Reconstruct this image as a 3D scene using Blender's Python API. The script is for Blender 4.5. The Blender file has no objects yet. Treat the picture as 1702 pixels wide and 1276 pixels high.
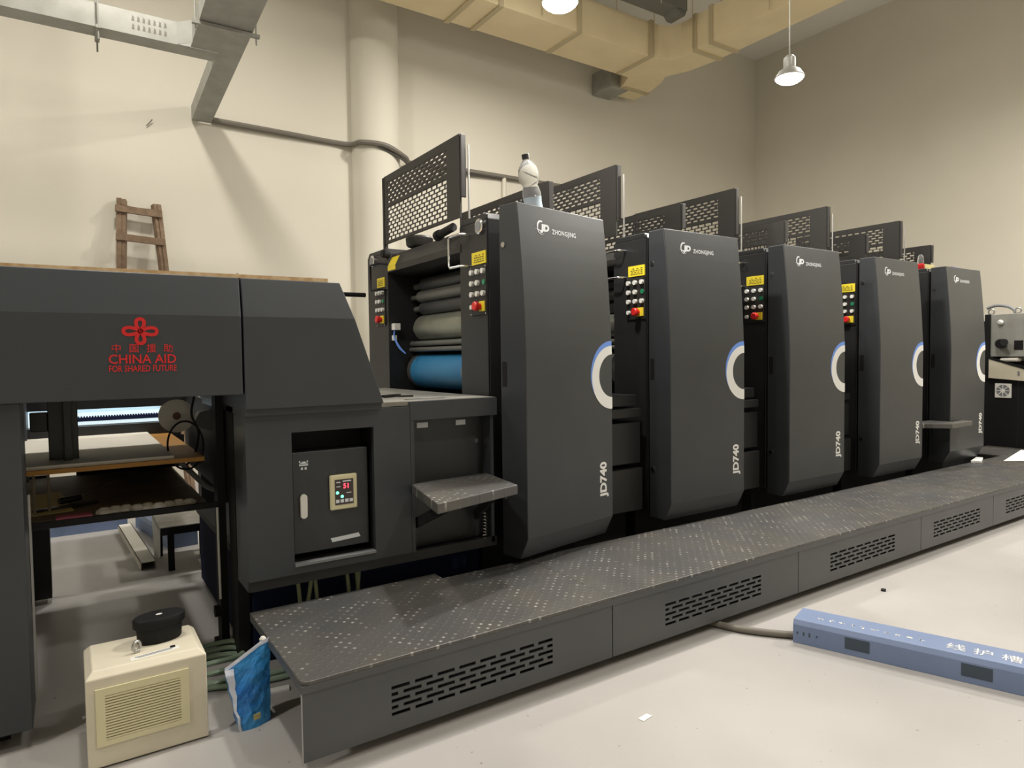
import bpy, math, random
from mathutils import Vector, Matrix
random.seed(7)
PI = math.pi
C = bpy.context.scene.collection
sc = bpy.context.scene

# ------------------------------------------------------------------ camera
cam_d = bpy.data.cameras.new('camera')
cam = bpy.data.objects.new('camera', cam_d)
C.objects.link(cam)
cam_d.sensor_width = 36.0
cam_d.lens = 36.0 * 1111.0 / 1702.0
cam_d.clip_end = 60
YAW, PITCH, ROLL = 0.585645633, 0.0415782663, -0.0125944601
_f = Vector((math.sin(YAW) * math.cos(PITCH), math.cos(YAW) * math.cos(PITCH), -math.sin(PITCH)))
_r0 = Vector((math.cos(YAW), -math.sin(YAW), 0)); _u0 = _r0.cross(_f)
_R = math.cos(ROLL) * _r0 + math.sin(ROLL) * _u0
_U = -math.sin(ROLL) * _r0 + math.cos(ROLL) * _u0
M = Matrix((_R, _U, -_f)).transposed().to_4x4()
M.translation = (0, 0, 1.5)
cam.matrix_world = M
sc.camera = cam

# ------------------------------------------------------------------ world, lights, exposure
w = bpy.data.worlds.new('world'); sc.world = w; w.use_nodes = True
w.node_tree.nodes['Background'].inputs[0].default_value = (0.75, 0.85, 1.0, 1)
w.node_tree.nodes['Background'].inputs[1].default_value = 0.05
sc.view_settings.view_transform = 'Standard'
sc.view_settings.look = 'None'
sc.view_settings.gamma = 1.0
sc.view_settings.exposure = 0.0
LAMPS = [(0.60, 6.3, 6.4), (2.42, 3.1, 3.52), (4.60, 3.1, 3.565), (9.6, 0.6, 5.5), (-3.3, 6.3, 5.5),
         (4.8, 6.14, 5.85), (0.3, 3.0, 4.1), (-2.6, 1.8, 5.5), (2.9, -0.7, 5.5), (6.9, 3.0, 5.9)]  # unseen back, hood-edge and left lamps added to brighten back wall and left floor
LAMP_W = [112, 56, 56, 330, 80, 140, 38, 85, 66, 140]
OMNI = 0.10
LAMP_COL = (1.0, 0.955, 0.875)

# ------------------------------------------------------------------ materials
MATS = {}
def mat(name, col, rough=0.5, metal=0.0, noise=None, bump=None, emit=None, spec=0.5, trans=0.0, coat=0.0):
    if name in MATS: return MATS[name]
    m = bpy.data.materials.new(name); m.use_nodes = True
    nt = m.node_tree; b = nt.nodes['Principled BSDF']
    b.inputs['Base Color'].default_value = (*col, 1)
    b.inputs['Roughness'].default_value = rough
    b.inputs['Metallic'].default_value = metal
    b.inputs['Specular IOR Level'].default_value = spec
    b.inputs['Coat Weight'].default_value = coat
    if trans: b.inputs['Transmission Weight'].default_value = trans
    if emit:
        b.inputs['Emission Color'].default_value = (*emit[0], 1)
        b.inputs['Emission Strength'].default_value = emit[1]
    tc = nt.nodes.new('ShaderNodeTexCoord')
    if noise:                                   # (scale, second colour, amount)
        n = nt.nodes.new('ShaderNodeTexNoise'); n.inputs['Scale'].default_value = noise[0]
        n.inputs['Detail'].default_value = 6
        r = nt.nodes.new('ShaderNodeValToRGB')
        r.color_ramp.elements[0].position = 0.35; r.color_ramp.elements[1].position = 0.7
        r.color_ramp.elements[0].color = (*col, 1)
        c2 = [a + (c - a) * noise[2] for a, c in zip(col, noise[1])]
        r.color_ramp.elements[1].color = (*c2, 1)
        nt.links.new(tc.outputs['Object'], n.inputs['Vector'])
        nt.links.new(n.outputs['Fac'], r.inputs['Fac'])
        nt.links.new(r.outputs['Color'], b.inputs['Base Color'])
    if bump:                                    # (scale, strength, distance)
        n2 = nt.nodes.new('ShaderNodeTexNoise'); n2.inputs['Scale'].default_value = bump[0]
        n2.inputs['Detail'].default_value = 4
        bp = nt.nodes.new('ShaderNodeBump'); bp.inputs['Strength'].default_value = bump[1]
        bp.inputs['Distance'].default_value = bump[2]
        nt.links.new(tc.outputs['Object'], n2.inputs['Vector'])
        nt.links.new(n2.outputs['Fac'], bp.inputs['Height'])
        nt.links.new(bp.outputs['Normal'], b.inputs['Normal'])
    MATS[name] = m
    return m

m_wall = mat('wall_paint', (0.66, 0.625, 0.535), 0.9, noise=(0.8, (0.62, 0.585, 0.50), 0.6), bump=(60, 0.05, 0.01))
m_ceil = mat('ceiling_paint', (0.78, 0.76, 0.70), 0.95)
m_press = mat('press_paint', (0.034, 0.037, 0.041), 0.40, noise=(3.0, (0.028, 0.031, 0.035), 1.0), bump=(400, 0.04, 0.002))
m_pressdk = mat('press_frame_paint', (0.018, 0.018, 0.019), 0.42, noise=(4.0, (0.014, 0.014, 0.015), 1.0))
m_console = mat('console_paint', (0.038, 0.044, 0.051), 0.42, noise=(3.0, (0.033, 0.038, 0.045), 1.0), bump=(400, 0.04, 0.002))
m_black = mat('black_metal', (0.008, 0.008, 0.009), 0.65, spec=0.25)
m_blackm = mat('black_plastic', (0.012, 0.012, 0.013), 0.35)
m_navy = mat('navy_base_paint', (0.008, 0.011, 0.03), 0.9, spec=0.1)
m_guard = mat('guard_paint', (0.018, 0.0165, 0.015), 0.5)
m_skirt = mat('platform_skirt_paint', (0.085, 0.088, 0.092), 0.42, noise=(2.5, (0.072, 0.075, 0.079), 1.0), bump=(300, 0.05, 0.002))
m_chrome = mat('chrome', (0.75, 0.75, 0.76), 0.18, 1.0)
m_steel = mat('brushed_steel', (0.45, 0.45, 0.44), 0.35, 0.9)
m_galv = mat('galvanised_steel', (0.36, 0.36, 0.33), 0.5, 0.25, noise=(6, (0.29, 0.29, 0.26), 1.0))
m_yellow = mat('yellow_label', (0.75, 0.60, 0.03), 0.5)
m_labeltxt = mat('label_print', (0.12, 0.10, 0.02), 0.6)
m_red = mat('red_plastic', (0.65, 0.02, 0.02), 0.35)
m_redprint = mat('red_print', (0.62, 0.012, 0.014), 0.5)
m_white = mat('white_print', (0.78, 0.78, 0.76), 0.5)
m_blueprint = mat('blue_print', (0.13, 0.28, 0.75), 0.5)
m_silver = mat('silver_print', (0.70, 0.73, 0.77), 0.4)
m_whitepl = mat('white_plastic', (0.80, 0.79, 0.75), 0.4)
m_btn = mat('clear_button', (0.72, 0.72, 0.68), 0.25)
m_green = mat('green_button', (0.02, 0.22, 0.10), 0.3)
m_cream = mat('cream_metal', (0.68, 0.63, 0.50), 0.5, noise=(5, (0.63, 0.58, 0.46), 1.0))
m_creampl = mat('cream_plastic_grille', (0.70, 0.65, 0.42), 0.5)
m_slot = mat('dark_slot', (0.05, 0.04, 0.025), 0.8)
m_roller = mat('rubber_roller', (0.035, 0.035, 0.037), 0.35)
m_rollerg = mat('grey_roller', (0.12, 0.12, 0.11), 0.35)
m_plate = mat('plate_cylinder_metal', (0.30, 0.31, 0.25), 0.3, 0.5, noise=(5, (0.20, 0.20, 0.17), 1.0))
m_blanket = mat('blue_rubber_blanket', (0.02, 0.15, 0.33), 0.45, noise=(3, (0.03, 0.20, 0.38), 1.0))
m_steelrim = mat('cylinder_rim_steel', (0.25, 0.25, 0.25), 0.35, 0.8)
m_desk = mat('worn_desk_steel', (0.28, 0.27, 0.24), 0.5, 0.3, noise=(9, (0.18, 0.17, 0.15), 1.0))
m_wood = mat('weathered_ladder_wood', (0.23, 0.155, 0.10), 0.8, noise=(14, (0.16, 0.105, 0.065), 1.0), bump=(40, 0.4, 0.01))
m_ply = mat('plywood', (0.48, 0.30, 0.14), 0.8, noise=(25, (0.66, 0.50, 0.30), 1.0))
m_orange = mat('orange_board_edge', (0.40, 0.19, 0.03), 0.6)
m_paperg = mat('grey_paper_stack', (0.66, 0.63, 0.56), 0.8)
m_paper = mat('white_paper', (0.85, 0.85, 0.83), 0.7)
m_duct = mat('duct_insulation', (0.78, 0.66, 0.42), 0.65, noise=(2, (0.72, 0.60, 0.38), 1.0))
m_ductrib = mat('duct_flange', (0.50, 0.42, 0.26), 0.7)
m_darkduct = mat('dark_duct_paint', (0.13, 0.13, 0.11), 0.6)
m_blue = mat('blue_steel_paint', (0.185, 0.245, 0.40), 0.5, noise=(4, (0.165, 0.22, 0.365), 1.0))
m_bluedk = mat('cover_opening', (0.05, 0.07, 0.10), 0.7)
m_paleblue = mat('pale_blue_sheet', (0.62, 0.80, 0.95), 0.35)
m_bag = mat('blue_bag_film', (0.015, 0.16, 0.52), 0.3, noise=(9, (0.05, 0.33, 0.72), 1.0), bump=(14, 0.8, 0.03))
m_bagw = mat('bag_seal_film', (0.62, 0.66, 0.78), 0.35, bump=(18, 0.6, 0.02))
m_hose = mat('green_clear_hose', (0.30, 0.40, 0.30), 0.25)
m_wire = mat('green_yellow_wire', (0.20, 0.22, 0.12), 0.5)
m_cable = mat('dark_cable', (0.06, 0.055, 0.05), 0.5)
m_conduit = mat('grey_conduit', (0.16, 0.145, 0.12), 0.6)
m_greyplastic = mat('grey_plastic', (0.20, 0.21, 0.22), 0.5)
m_brown = mat('dusty_brown_sheet', (0.13, 0.10, 0.07), 0.6, noise=(7, (0.22, 0.18, 0.12), 0.8))
m_yelpad = mat('yellow_paper', (0.62, 0.55, 0.25), 0.7)
m_pink = mat('pink_cloth', (0.40, 0.10, 0.14), 0.8)
m_hub = mat('brown_hub', (0.10, 0.03, 0.02), 0.6)
m_purple = mat('purple_plastic', (0.14, 0.10, 0.35), 0.4)
m_display = mat('display_panel', (0.05, 0.035, 0.035), 0.3)
m_ledred = mat('red_led', (0.6, 0.0, 0.02), 0.4, emit=((1.0, 0.05, 0.08), 4.0))
m_ledgreen = mat('green_led', (0.1, 0.6, 0.35), 0.4, emit=((0.15, 1.0, 0.5), 2.5))
m_lampglow = mat('lamp_glow', (1, 1, 1), 0.5, emit=((1.0, 0.95, 0.85), 40.0))
m_lampcase = mat('lamp_housing', (0.5, 0.5, 0.48), 0.4, 0.5)
m_concrete = mat('round_pillar_paint', (0.66, 0.63, 0.54), 0.9, bump=(50, 0.05, 0.01))
m_glass = mat('clear_bottle_plastic', (0.93, 0.95, 0.96), 0.08, trans=0.9)
m_glass.node_tree.nodes['Principled BSDF'].inputs['IOR'].default_value = 1.12
m_btlabel = mat('bottle_label', (0.42, 0.50, 0.58), 0.5)

def floor_mat():
    m = bpy.data.materials.new('floor_epoxy'); m.use_nodes = True
    nt = m.node_tree; b = nt.nodes['Principled BSDF']
    tc = nt.nodes.new('ShaderNodeTexCoord')
    n = nt.nodes.new('ShaderNodeTexNoise'); n.inputs['Scale'].default_value = 0.9; n.inputs['Detail'].default_value = 8
    r = nt.nodes.new('ShaderNodeValToRGB')
    e = r.color_ramp.elements
    e[0].position = 0.3; e[0].color = (0.35, 0.335, 0.324, 1)
    e[1].position = 0.7; e[1].color = (0.43, 0.412, 0.396, 1)
    n2 = nt.nodes.new('ShaderNodeTexNoise'); n2.inputs['Scale'].default_value = 34; n2.inputs['Detail'].default_value = 3
    r2 = nt.nodes.new('ShaderNodeValToRGB')
    r2.color_ramp.elements[0].position = 0.24; r2.color_ramp.elements[0].color = (0.45, 0.42, 0.40, 1)
    r2.color_ramp.elements[1].position = 0.29; r2.color_ramp.elements[1].color = (1, 1, 1, 1)
    mx = nt.nodes.new('ShaderNodeMixRGB'); mx.blend_type = 'MULTIPLY'; mx.inputs[0].default_value = 1
    for a, bb in ((tc.outputs['Object'], n.inputs['Vector']), (tc.outputs['Object'], n2.inputs['Vector']),
                  (n.outputs['Fac'], r.inputs['Fac']), (n2.outputs['Fac'], r2.inputs['Fac']),
                  (r.outputs['Color'], mx.inputs[1]), (r2.outputs['Color'], mx.inputs[2]),
                  (mx.outputs[0], b.inputs['Base Color'])):
        nt.links.new(a, bb)
    b.inputs['Roughness'].default_value = 0.5
    return m
m_floor = floor_mat()

def tread_mat():
    m = bpy.data.materials.new('tread_plate'); m.use_nodes = True
    nt = m.node_tree; b = nt.nodes['Principled BSDF']
    tc = nt.nodes.new('ShaderNodeTexCoord')
    mp = nt.nodes.new('ShaderNodeMapping'); mp.inputs['Rotation'].default_value = (0, 0, PI / 4)
    v = nt.nodes.new('ShaderNodeTexVoronoi'); v.voronoi_dimensions = '2D'
    v.inputs['Scale'].default_value = 25; v.inputs['Randomness'].default_value = 0.0
    ra = nt.nodes.new('ShaderNodeValToRGB')
    ra.color_ramp.elements[0].position = 0.06; ra.color_ramp.elements[0].color = (1, 1, 1, 1)
    ra.color_ramp.elements[1].position = 0.24; ra.color_ramp.elements[1].color = (0, 0, 0, 1)
    n = nt.nodes.new('ShaderNodeTexNoise'); n.inputs['Scale'].default_value = 9; n.inputs['Detail'].default_value = 8
    bp = nt.nodes.new('ShaderNodeBump'); bp.inputs['Strength'].default_value = 0.6; bp.inputs['Distance'].default_value = 0.003
    wear = nt.nodes.new('ShaderNodeMath'); wear.operation = 'MULTIPLY'
    nr = nt.nodes.new('ShaderNodeValToRGB')
    nr.color_ramp.elements[0].position = 0.50; nr.color_ramp.elements[1].position = 0.72
    mx = nt.nodes.new('ShaderNodeMixRGB'); mx.inputs[1].default_value = (0.075, 0.073, 0.070, 1); mx.inputs[2].default_value = (0.60, 0.58, 0.54, 1)
    tint = nt.nodes.new('ShaderNodeTexNoise'); tint.inputs['Scale'].default_value = 2.2
    tr = nt.nodes.new('ShaderNodeValToRGB')
    tr.color_ramp.elements[0].color = (0.085, 0.085, 0.086, 1); tr.color_ramp.elements[0].position = 0.35
    tr.color_ramp.elements[1].color = (0.110, 0.102, 0.090, 1); tr.color_ramp.elements[1].position = 0.7
    L = nt.links.new
    L(tc.outputs['Object'], mp.inputs['Vector']); L(mp.outputs['Vector'], v.inputs['Vector'])
    L(v.outputs['Distance'], ra.inputs['Fac']); L(tc.outputs['Object'], n.inputs['Vector'])
    L(tc.outputs['Object'], tint.inputs['Vector']); L(tint.outputs['Fac'], tr.inputs['Fac'])
    L(n.outputs['Fac'], nr.inputs['Fac']); L(ra.outputs['Color'], wear.inputs[0]); L(nr.outputs['Color'], wear.inputs[1])
    L(wear.outputs[0], mx.inputs[0]); L(tr.outputs['Color'], mx.inputs[1]); L(mx.outputs[0], b.inputs['Base Color'])
    L(ra.outputs['Color'], bp.inputs['Height']); L(bp.outputs['Normal'], b.inputs['Normal'])
    b.inputs['Roughness'].default_value = 0.42
    b.inputs['Metallic'].default_value = 0.25
    return m
m_tread = tread_mat()

# ------------------------------------------------------------------ mesh helpers
class MB:
    def __init__(s): s.v = []; s.f = []
    def box(s, x0, x1, y0, y1, z0, z1):
        n = len(s.v)
        s.v += [(x0, y0, z0), (x1, y0, z0), (x1, y1, z0), (x0, y1, z0), (x0, y0, z1), (x1, y0, z1), (x1, y1, z1), (x0, y1, z1)]
        s.f += [tuple(n + i for i in q) for q in ((0, 3, 2, 1), (4, 5, 6, 7), (0, 1, 5, 4), (1, 2, 6, 5), (2, 3, 7, 6), (3, 0, 4, 7))]
        return s
    def obox(s, c, ax, ay, az):                 # centre and three half-axis vectors
        c, ax, ay, az = map(Vector, (c, ax, ay, az)); n = len(s.v)
        for k in (-1, 1):
            for i, j in ((-1, -1), (1, -1), (1, 1), (-1, 1)): s.v.append(tuple(c + i * ax + j * ay + k * az))
        s.f += [tuple(n + i for i in q) for q in ((0, 3, 2, 1), (4, 5, 6, 7), (0, 1, 5, 4), (1, 2, 6, 5), (2, 3, 7, 6), (3, 0, 4, 7))]
        return s
    def bar(s, a, b, wx, wy, up=(0, 0, 1)):     # rectangular bar from a to b
        a, b = Vector(a), Vector(b); d = (b - a)
        side = d.cross(Vector(up))
        if side.length < 1e-6: side = d.cross(Vector((1, 0, 0)))
        side.normalize(); u = side.cross(d).normalized()
        return s.obox((a + b) / 2, side * wx / 2, d / 2, u * wy / 2)
    def prism(s, pts, a, b, plane='XZ'):        # polygon extruded a..b along the missing axis
        n = len(s.v); k = len(pts)
        def P(p, t):
            return {'XZ': (p[0], t, p[1]), 'YZ': (t, p[0], p[1]), 'XY': (p[0], p[1], t)}[plane]
        s.v += [P(p, a) for p in pts] + [P(p, b) for p in pts]
        s.f += [tuple(range(n, n + k)), tuple(range(n + 2 * k - 1, n + k - 1, -1))]
        s.f += [(n + i, n + (i + 1) % k, n + k + (i + 1) % k, n + k + i) for i in range(k)]
        return s
    def cyl(s, a, b, r, seg=20, r2=None, caps=True):
        a, b = Vector(a), Vector(b); d = (b - a).normalized(); r2 = r if r2 is None else r2
        x = d.orthogonal().normalized(); y = d.cross(x); n = len(s.v)
        for p, q in ((a, r), (b, r2)):
            for i in range(seg):
                t = 2 * PI * i / seg
                s.v.append(tuple(p + x * q * math.cos(t) + y * q * math.sin(t)))
        s.f += [(n + i, n + (i + 1) % seg, n + seg + (i + 1) % seg, n + seg + i) for i in range(seg)]
        if caps: s.f += [tuple(range(n + seg - 1, n - 1, -1)), tuple(range(n + seg, n + 2 * seg))]
        return s
    def lathe(s, prof, c=(0, 0, 0), axis=(0, 0, 1), seg=28, sx=1.0, sy=1.0):
        c = Vector(c); ax = Vector(axis).normalized()
        x = ax.orthogonal().normalized() if abs(ax.z) < .999 else Vector((1, 0, 0)); y = ax.cross(x); n = len(s.v)
        for r, h in prof:
            for i in range(seg):
                t = 2 * PI * i / seg
                s.v.append(tuple(c + ax * h + x * r * sx * math.cos(t) + y * r * sy * math.sin(t)))
        for j in range(len(prof) - 1):
            for i in range(seg):
                s.f.append((n + j * seg + i, n + j * seg + (i + 1) % seg, n + (j + 1) * seg + (i + 1) % seg, n + (j + 1) * seg + i))
        s.f += [tuple(n + i for i in range(seg - 1, -1, -1)), tuple(n + (len(prof) - 1) * seg + i for i in range(seg))]
        return s
    def tube(s, pts, r, seg=8, cyc=False, caps=True):
        pts = [Vector(p) for p in pts]; n = len(s.v); k = len(pts); x = None
        for i, p in enumerate(pts):
            a = pts[(i - 1) % k] if (cyc or i) else p
            b = pts[(i + 1) % k] if (cyc or i < k - 1) else p
            d = (b - a).normalized()
            if x is None: x = d.orthogonal().normalized()
            x = (x - d * x.dot(d)).normalized(); y = d.cross(x)
            for j in range(seg):
                t = 2 * PI * j / seg
                s.v.append(tuple(p + x * r * math.cos(t) + y * r * math.sin(t)))
        for i in range(k if cyc else k - 1):
            i2 = (i + 1) % k
            for j in range(seg):
                s.f.append((n + i * seg + j, n + i * seg + (j + 1) % seg, n + i2 * seg + (j + 1) % seg, n + i2 * seg + j))
        if caps and not cyc:
            s.f += [tuple(n + j for j in range(seg - 1, -1, -1)), tuple(n + (k - 1) * seg + j for j in range(seg))]
        return s
    def poly(s, pts):
        n = len(s.v); s.v += [tuple(p) for p in pts]; s.f.append(tuple(range(n, n + len(pts)))); return s

def smooth_path(pts, n=8):
    pts = [Vector(p) for p in pts]; out = []
    for i in range(len(pts) - 1):
        p0 = pts[max(i - 1, 0)]; p1 = pts[i]; p2 = pts[i + 1]; p3 = pts[min(i + 2, len(pts) - 1)]
        for k in range(n):
            t = k / n
            out.append(0.5 * ((2 * p1) + (p2 - p0) * t + (2 * p0 - 5 * p1 + 4 * p2 - p3) * t * t + (3 * p1 - p0 - 3 * p2 + p3) * t ** 3))
    out.append(pts[-1]); return out

def worg(o):
    v = Vector((0, 0, 0))
    while o is not None: v += o.location; o = o.parent
    return v

def part(name, mb, m, parent=None, bevel=0.0, smooth=False, loc=None, local=False, seg=2):
    """links the MB as ONE mesh object; coordinates are world ones unless local"""
    me = bpy.data.meshes.new(name)
    org = Vector((0, 0, 0))
    if not local:
        if parent is not None: org = worg(parent)
        if loc is not None: org = org + Vector(loc)
    me.from_pydata([tuple(Vector(v) - org) for v in mb.v], [], mb.f)
    me.materials.append(m)
    import bmesh as _b
    bm = _b.new(); bm.from_mesh(me); _b.ops.recalc_face_normals(bm, faces=bm.faces); bm.to_mesh(me); bm.free()
    if smooth:
        for p in me.polygons: p.use_smooth = True
        try: me.set_sharp_from_angle(angle=math.radians(40))
        except Exception: pass
    o = bpy.data.objects.new(name, me); C.objects.link(o)
    if parent is not None: o.parent = parent
    if loc is not None: o.location = loc
    if bevel:
        bv = o.modifiers.new('bevel', 'BEVEL'); bv.width = bevel; bv.segments = seg; bv.limit_method = 'ANGLE'
    return o

def tag(o, label, cat, group=None, kind=None):
    o['label'] = label; o['category'] = cat
    if group: o['group'] = group
    if kind: o['kind'] = kind
    return o
def thing(name, label, cat, loc=(0, 0, 0), group=None):
    o = bpy.data.objects.new(name, None); C.objects.link(o); o.location = loc; o.empty_display_size = 0.1
    return tag(o, label, cat, group)
def struct(name, mb, m, **k):
    o = part(name, mb, m, **k); o['kind'] = 'structure'; return o
def solo(name, mb, m, label, cat, group=None, loc=None, **k):
    if loc is None:
        xs = [v[0] for v in mb.v]; ys = [v[1] for v in mb.v]; zs = [v[2] for v in mb.v]
        loc = ((min(xs) + max(xs)) / 2, (min(ys) + max(ys)) / 2, min(zs))
    return tag(part(name, mb, m, loc=loc, **k), label, cat, group)

def text_mb(body, size, origin, right, up, depth=0.0008, align='CENTER', sx=1.0, bold=0.0, wrap=None, space=1.0):
    c = bpy.data.curves.new('t', 'FONT'); c.body = body; c.size = 1.0; c.align_x = align; c.align_y = 'CENTER'
    c.extrude = 0.0; c.offset = bold; c.resolution_u = 3; c.space_character = space
    o = bpy.data.objects.new('t', c); C.objects.link(o); bpy.context.view_layer.update()
    me = bpy.data.meshes.new_from_object(o)
    R_, U_ = Vector(right), Vector(up); N = R_.cross(U_)
    mb = MB(); O = Vector(origin)
    for v in me.vertices:
        p = O + R_ * v.co.x * size * sx + U_ * v.co.y * size + N * depth
        if wrap: p = wrap(p)
        mb.v.append(tuple(p))
    mb.f = [tuple(p.vertices) for p in me.polygons]
    bpy.data.objects.remove(o); bpy.data.curves.remove(c); bpy.data.meshes.remove(me)
    return mb

def copy_tree(o, parent=None):
    c = o.copy(); C.objects.link(c)
    if parent is not None: c.parent = parent
    for ch in list(o.children): copy_tree(ch, c)
    return c

def perforated(mb, P, U, V, N, W, Hh, rows, slot, tie, bar_, th, x_off=0.0):
    """brick-pattern perforated area: P corner, unit vectors U (along), V (up), N (thickness)"""
    P, U, V, N = map(Vector, (P, U, V, N))
    pitch = Hh / rows
    def b(u0, u1, v0, v1):
        c = P + U * (u0 + u1) / 2 + V * (v0 + v1) / 2
        mb.obox(c, U * (u1 - u0) / 2, V * (v1 - v0) / 2, N * th / 2)
    for r in range(rows + 1):
        b(0, W, max(0, r * pitch - bar_ / 2), min(Hh, r * pitch + bar_ / 2))
    for r in range(rows):
        off = (slot + tie) / 2 if r % 2 else 0
        u = off
        if off == 0: u = slot + tie
        while u < W + .001:
            b(max(0, u - tie), min(W, u), r * pitch + bar_ / 2, (r + 1) * pitch - bar_ / 2)
            u += slot + tie
    return mb

# ================================================================== ROOM
X0R, X1R, Y0R, Y1R, ZC = -6.0, 12.17, -5.0, 9.0, 7.6
struct('floor', MB().box(X0R, X1R, Y0R, Y1R, -0.1, 0), m_floor)
struct('ceiling', MB().box(X0R, X1R, Y0R, Y1R, ZC, ZC + .1), m_ceil)
struct('wall_back', MB().box(X0R, X1R, Y1R, Y1R + .15, 0, ZC), m_wall)
struct('wall_right', MB().box(X1R, X1R + .15, Y0R, Y1R, 0, ZC), m_wall)
struct('wall_left', MB().box(X0R - .15, X0R, Y0R, Y1R, 0, ZC), m_wall)
struct('wall_front', MB().box(X0R, X1R, Y0R - .15, Y0R, 0, ZC), m_wall)
struct('trim_1', MB().cyl((3.70, 8.98, 0), (3.70, 8.98, ZC), 0.34, 48), m_concrete, smooth=True)

# ================================================================== HIGH BAY LAMPS
lamp_labels = ['round pendant high-bay lamp above the galvanised tray junction, out of the picture',
               'glaring round pendant lamp cut by the top edge of the picture beside the air duct',
               'glaring round pendant lamp hanging in front of the right-hand wall',
               'round pendant lamp hanging toward the viewer from the right-hand end of the press',
               'round pendant lamp hanging above the far left end of the room',
               'added round pendant lamp high above the back of the press, out of the picture',
               'added low pendant lamp over the front edge of the delivery hood, out of the picture',
               'added round pendant lamp left of the delivery hood, out of the picture',
               'round pendant lamp hanging high behind the viewer, out of the picture',
               'round pendant lamp hanging high over the far half of the press, out of the picture']
for i, (lx, ly, lz) in enumerate(LAMPS):
    t = thing('pendant_lamp', lamp_labels[i], 'lamp', (lx, ly, lz), 'pendant lamps')
    k = 0.52 if i in (1, 2, 6) else 1.0
    part('reflector', MB().lathe([(r_ * k, h_ * k) for r_, h_ in ((0.20, 0.0), (0.205, 0.015), (0.15, 0.10), (0.09, 0.14), (0.075, 0.142))]), m_lampcase, t, smooth=True, local=True)
    part('housing', MB().lathe([(r_ * k, h_ * k) for r_, h_ in ((0.08, 0.143), (0.085, 0.16), (0.085, 0.28), (0.05, 0.32))]), m_lampcase, t, smooth=True, local=True)
    part('hanging_rod', MB().cyl((0, 0, 0.32 * k), (0, 0, ZC - lz), 0.004, 8), m_lampcase, t, local=True)
    part('glowing_lens', MB().lathe([(r_ * k, h_ * k) for r_, h_ in ((0.05, -0.075), (0.13, -0.055), (0.18, -0.02), (0.19, -0.005))]), m_lampglow, t, smooth=True, local=True)
    ld = bpy.data.lights.new('lamp_light', 'AREA'); ld.shape = 'DISK'; ld.size = 0.38 * k; ld.energy = LAMP_W[i]; ld.color = LAMP_COL
    lo = bpy.data.objects.new('lamp_light', ld); C.objects.link(lo); lo.parent = t; lo.location = (0, 0, -0.08 * k)
    pd = bpy.data.lights.new('lens_glow', 'POINT'); pd.shadow_soft_size = 0.10 * k; pd.energy = LAMP_W[i] * OMNI; pd.color = LAMP_COL
    po = bpy.data.objects.new('lens_glow', pd); C.objects.link(po); po.parent = t; po.location = (0, 0, -0.18 * k)

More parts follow.
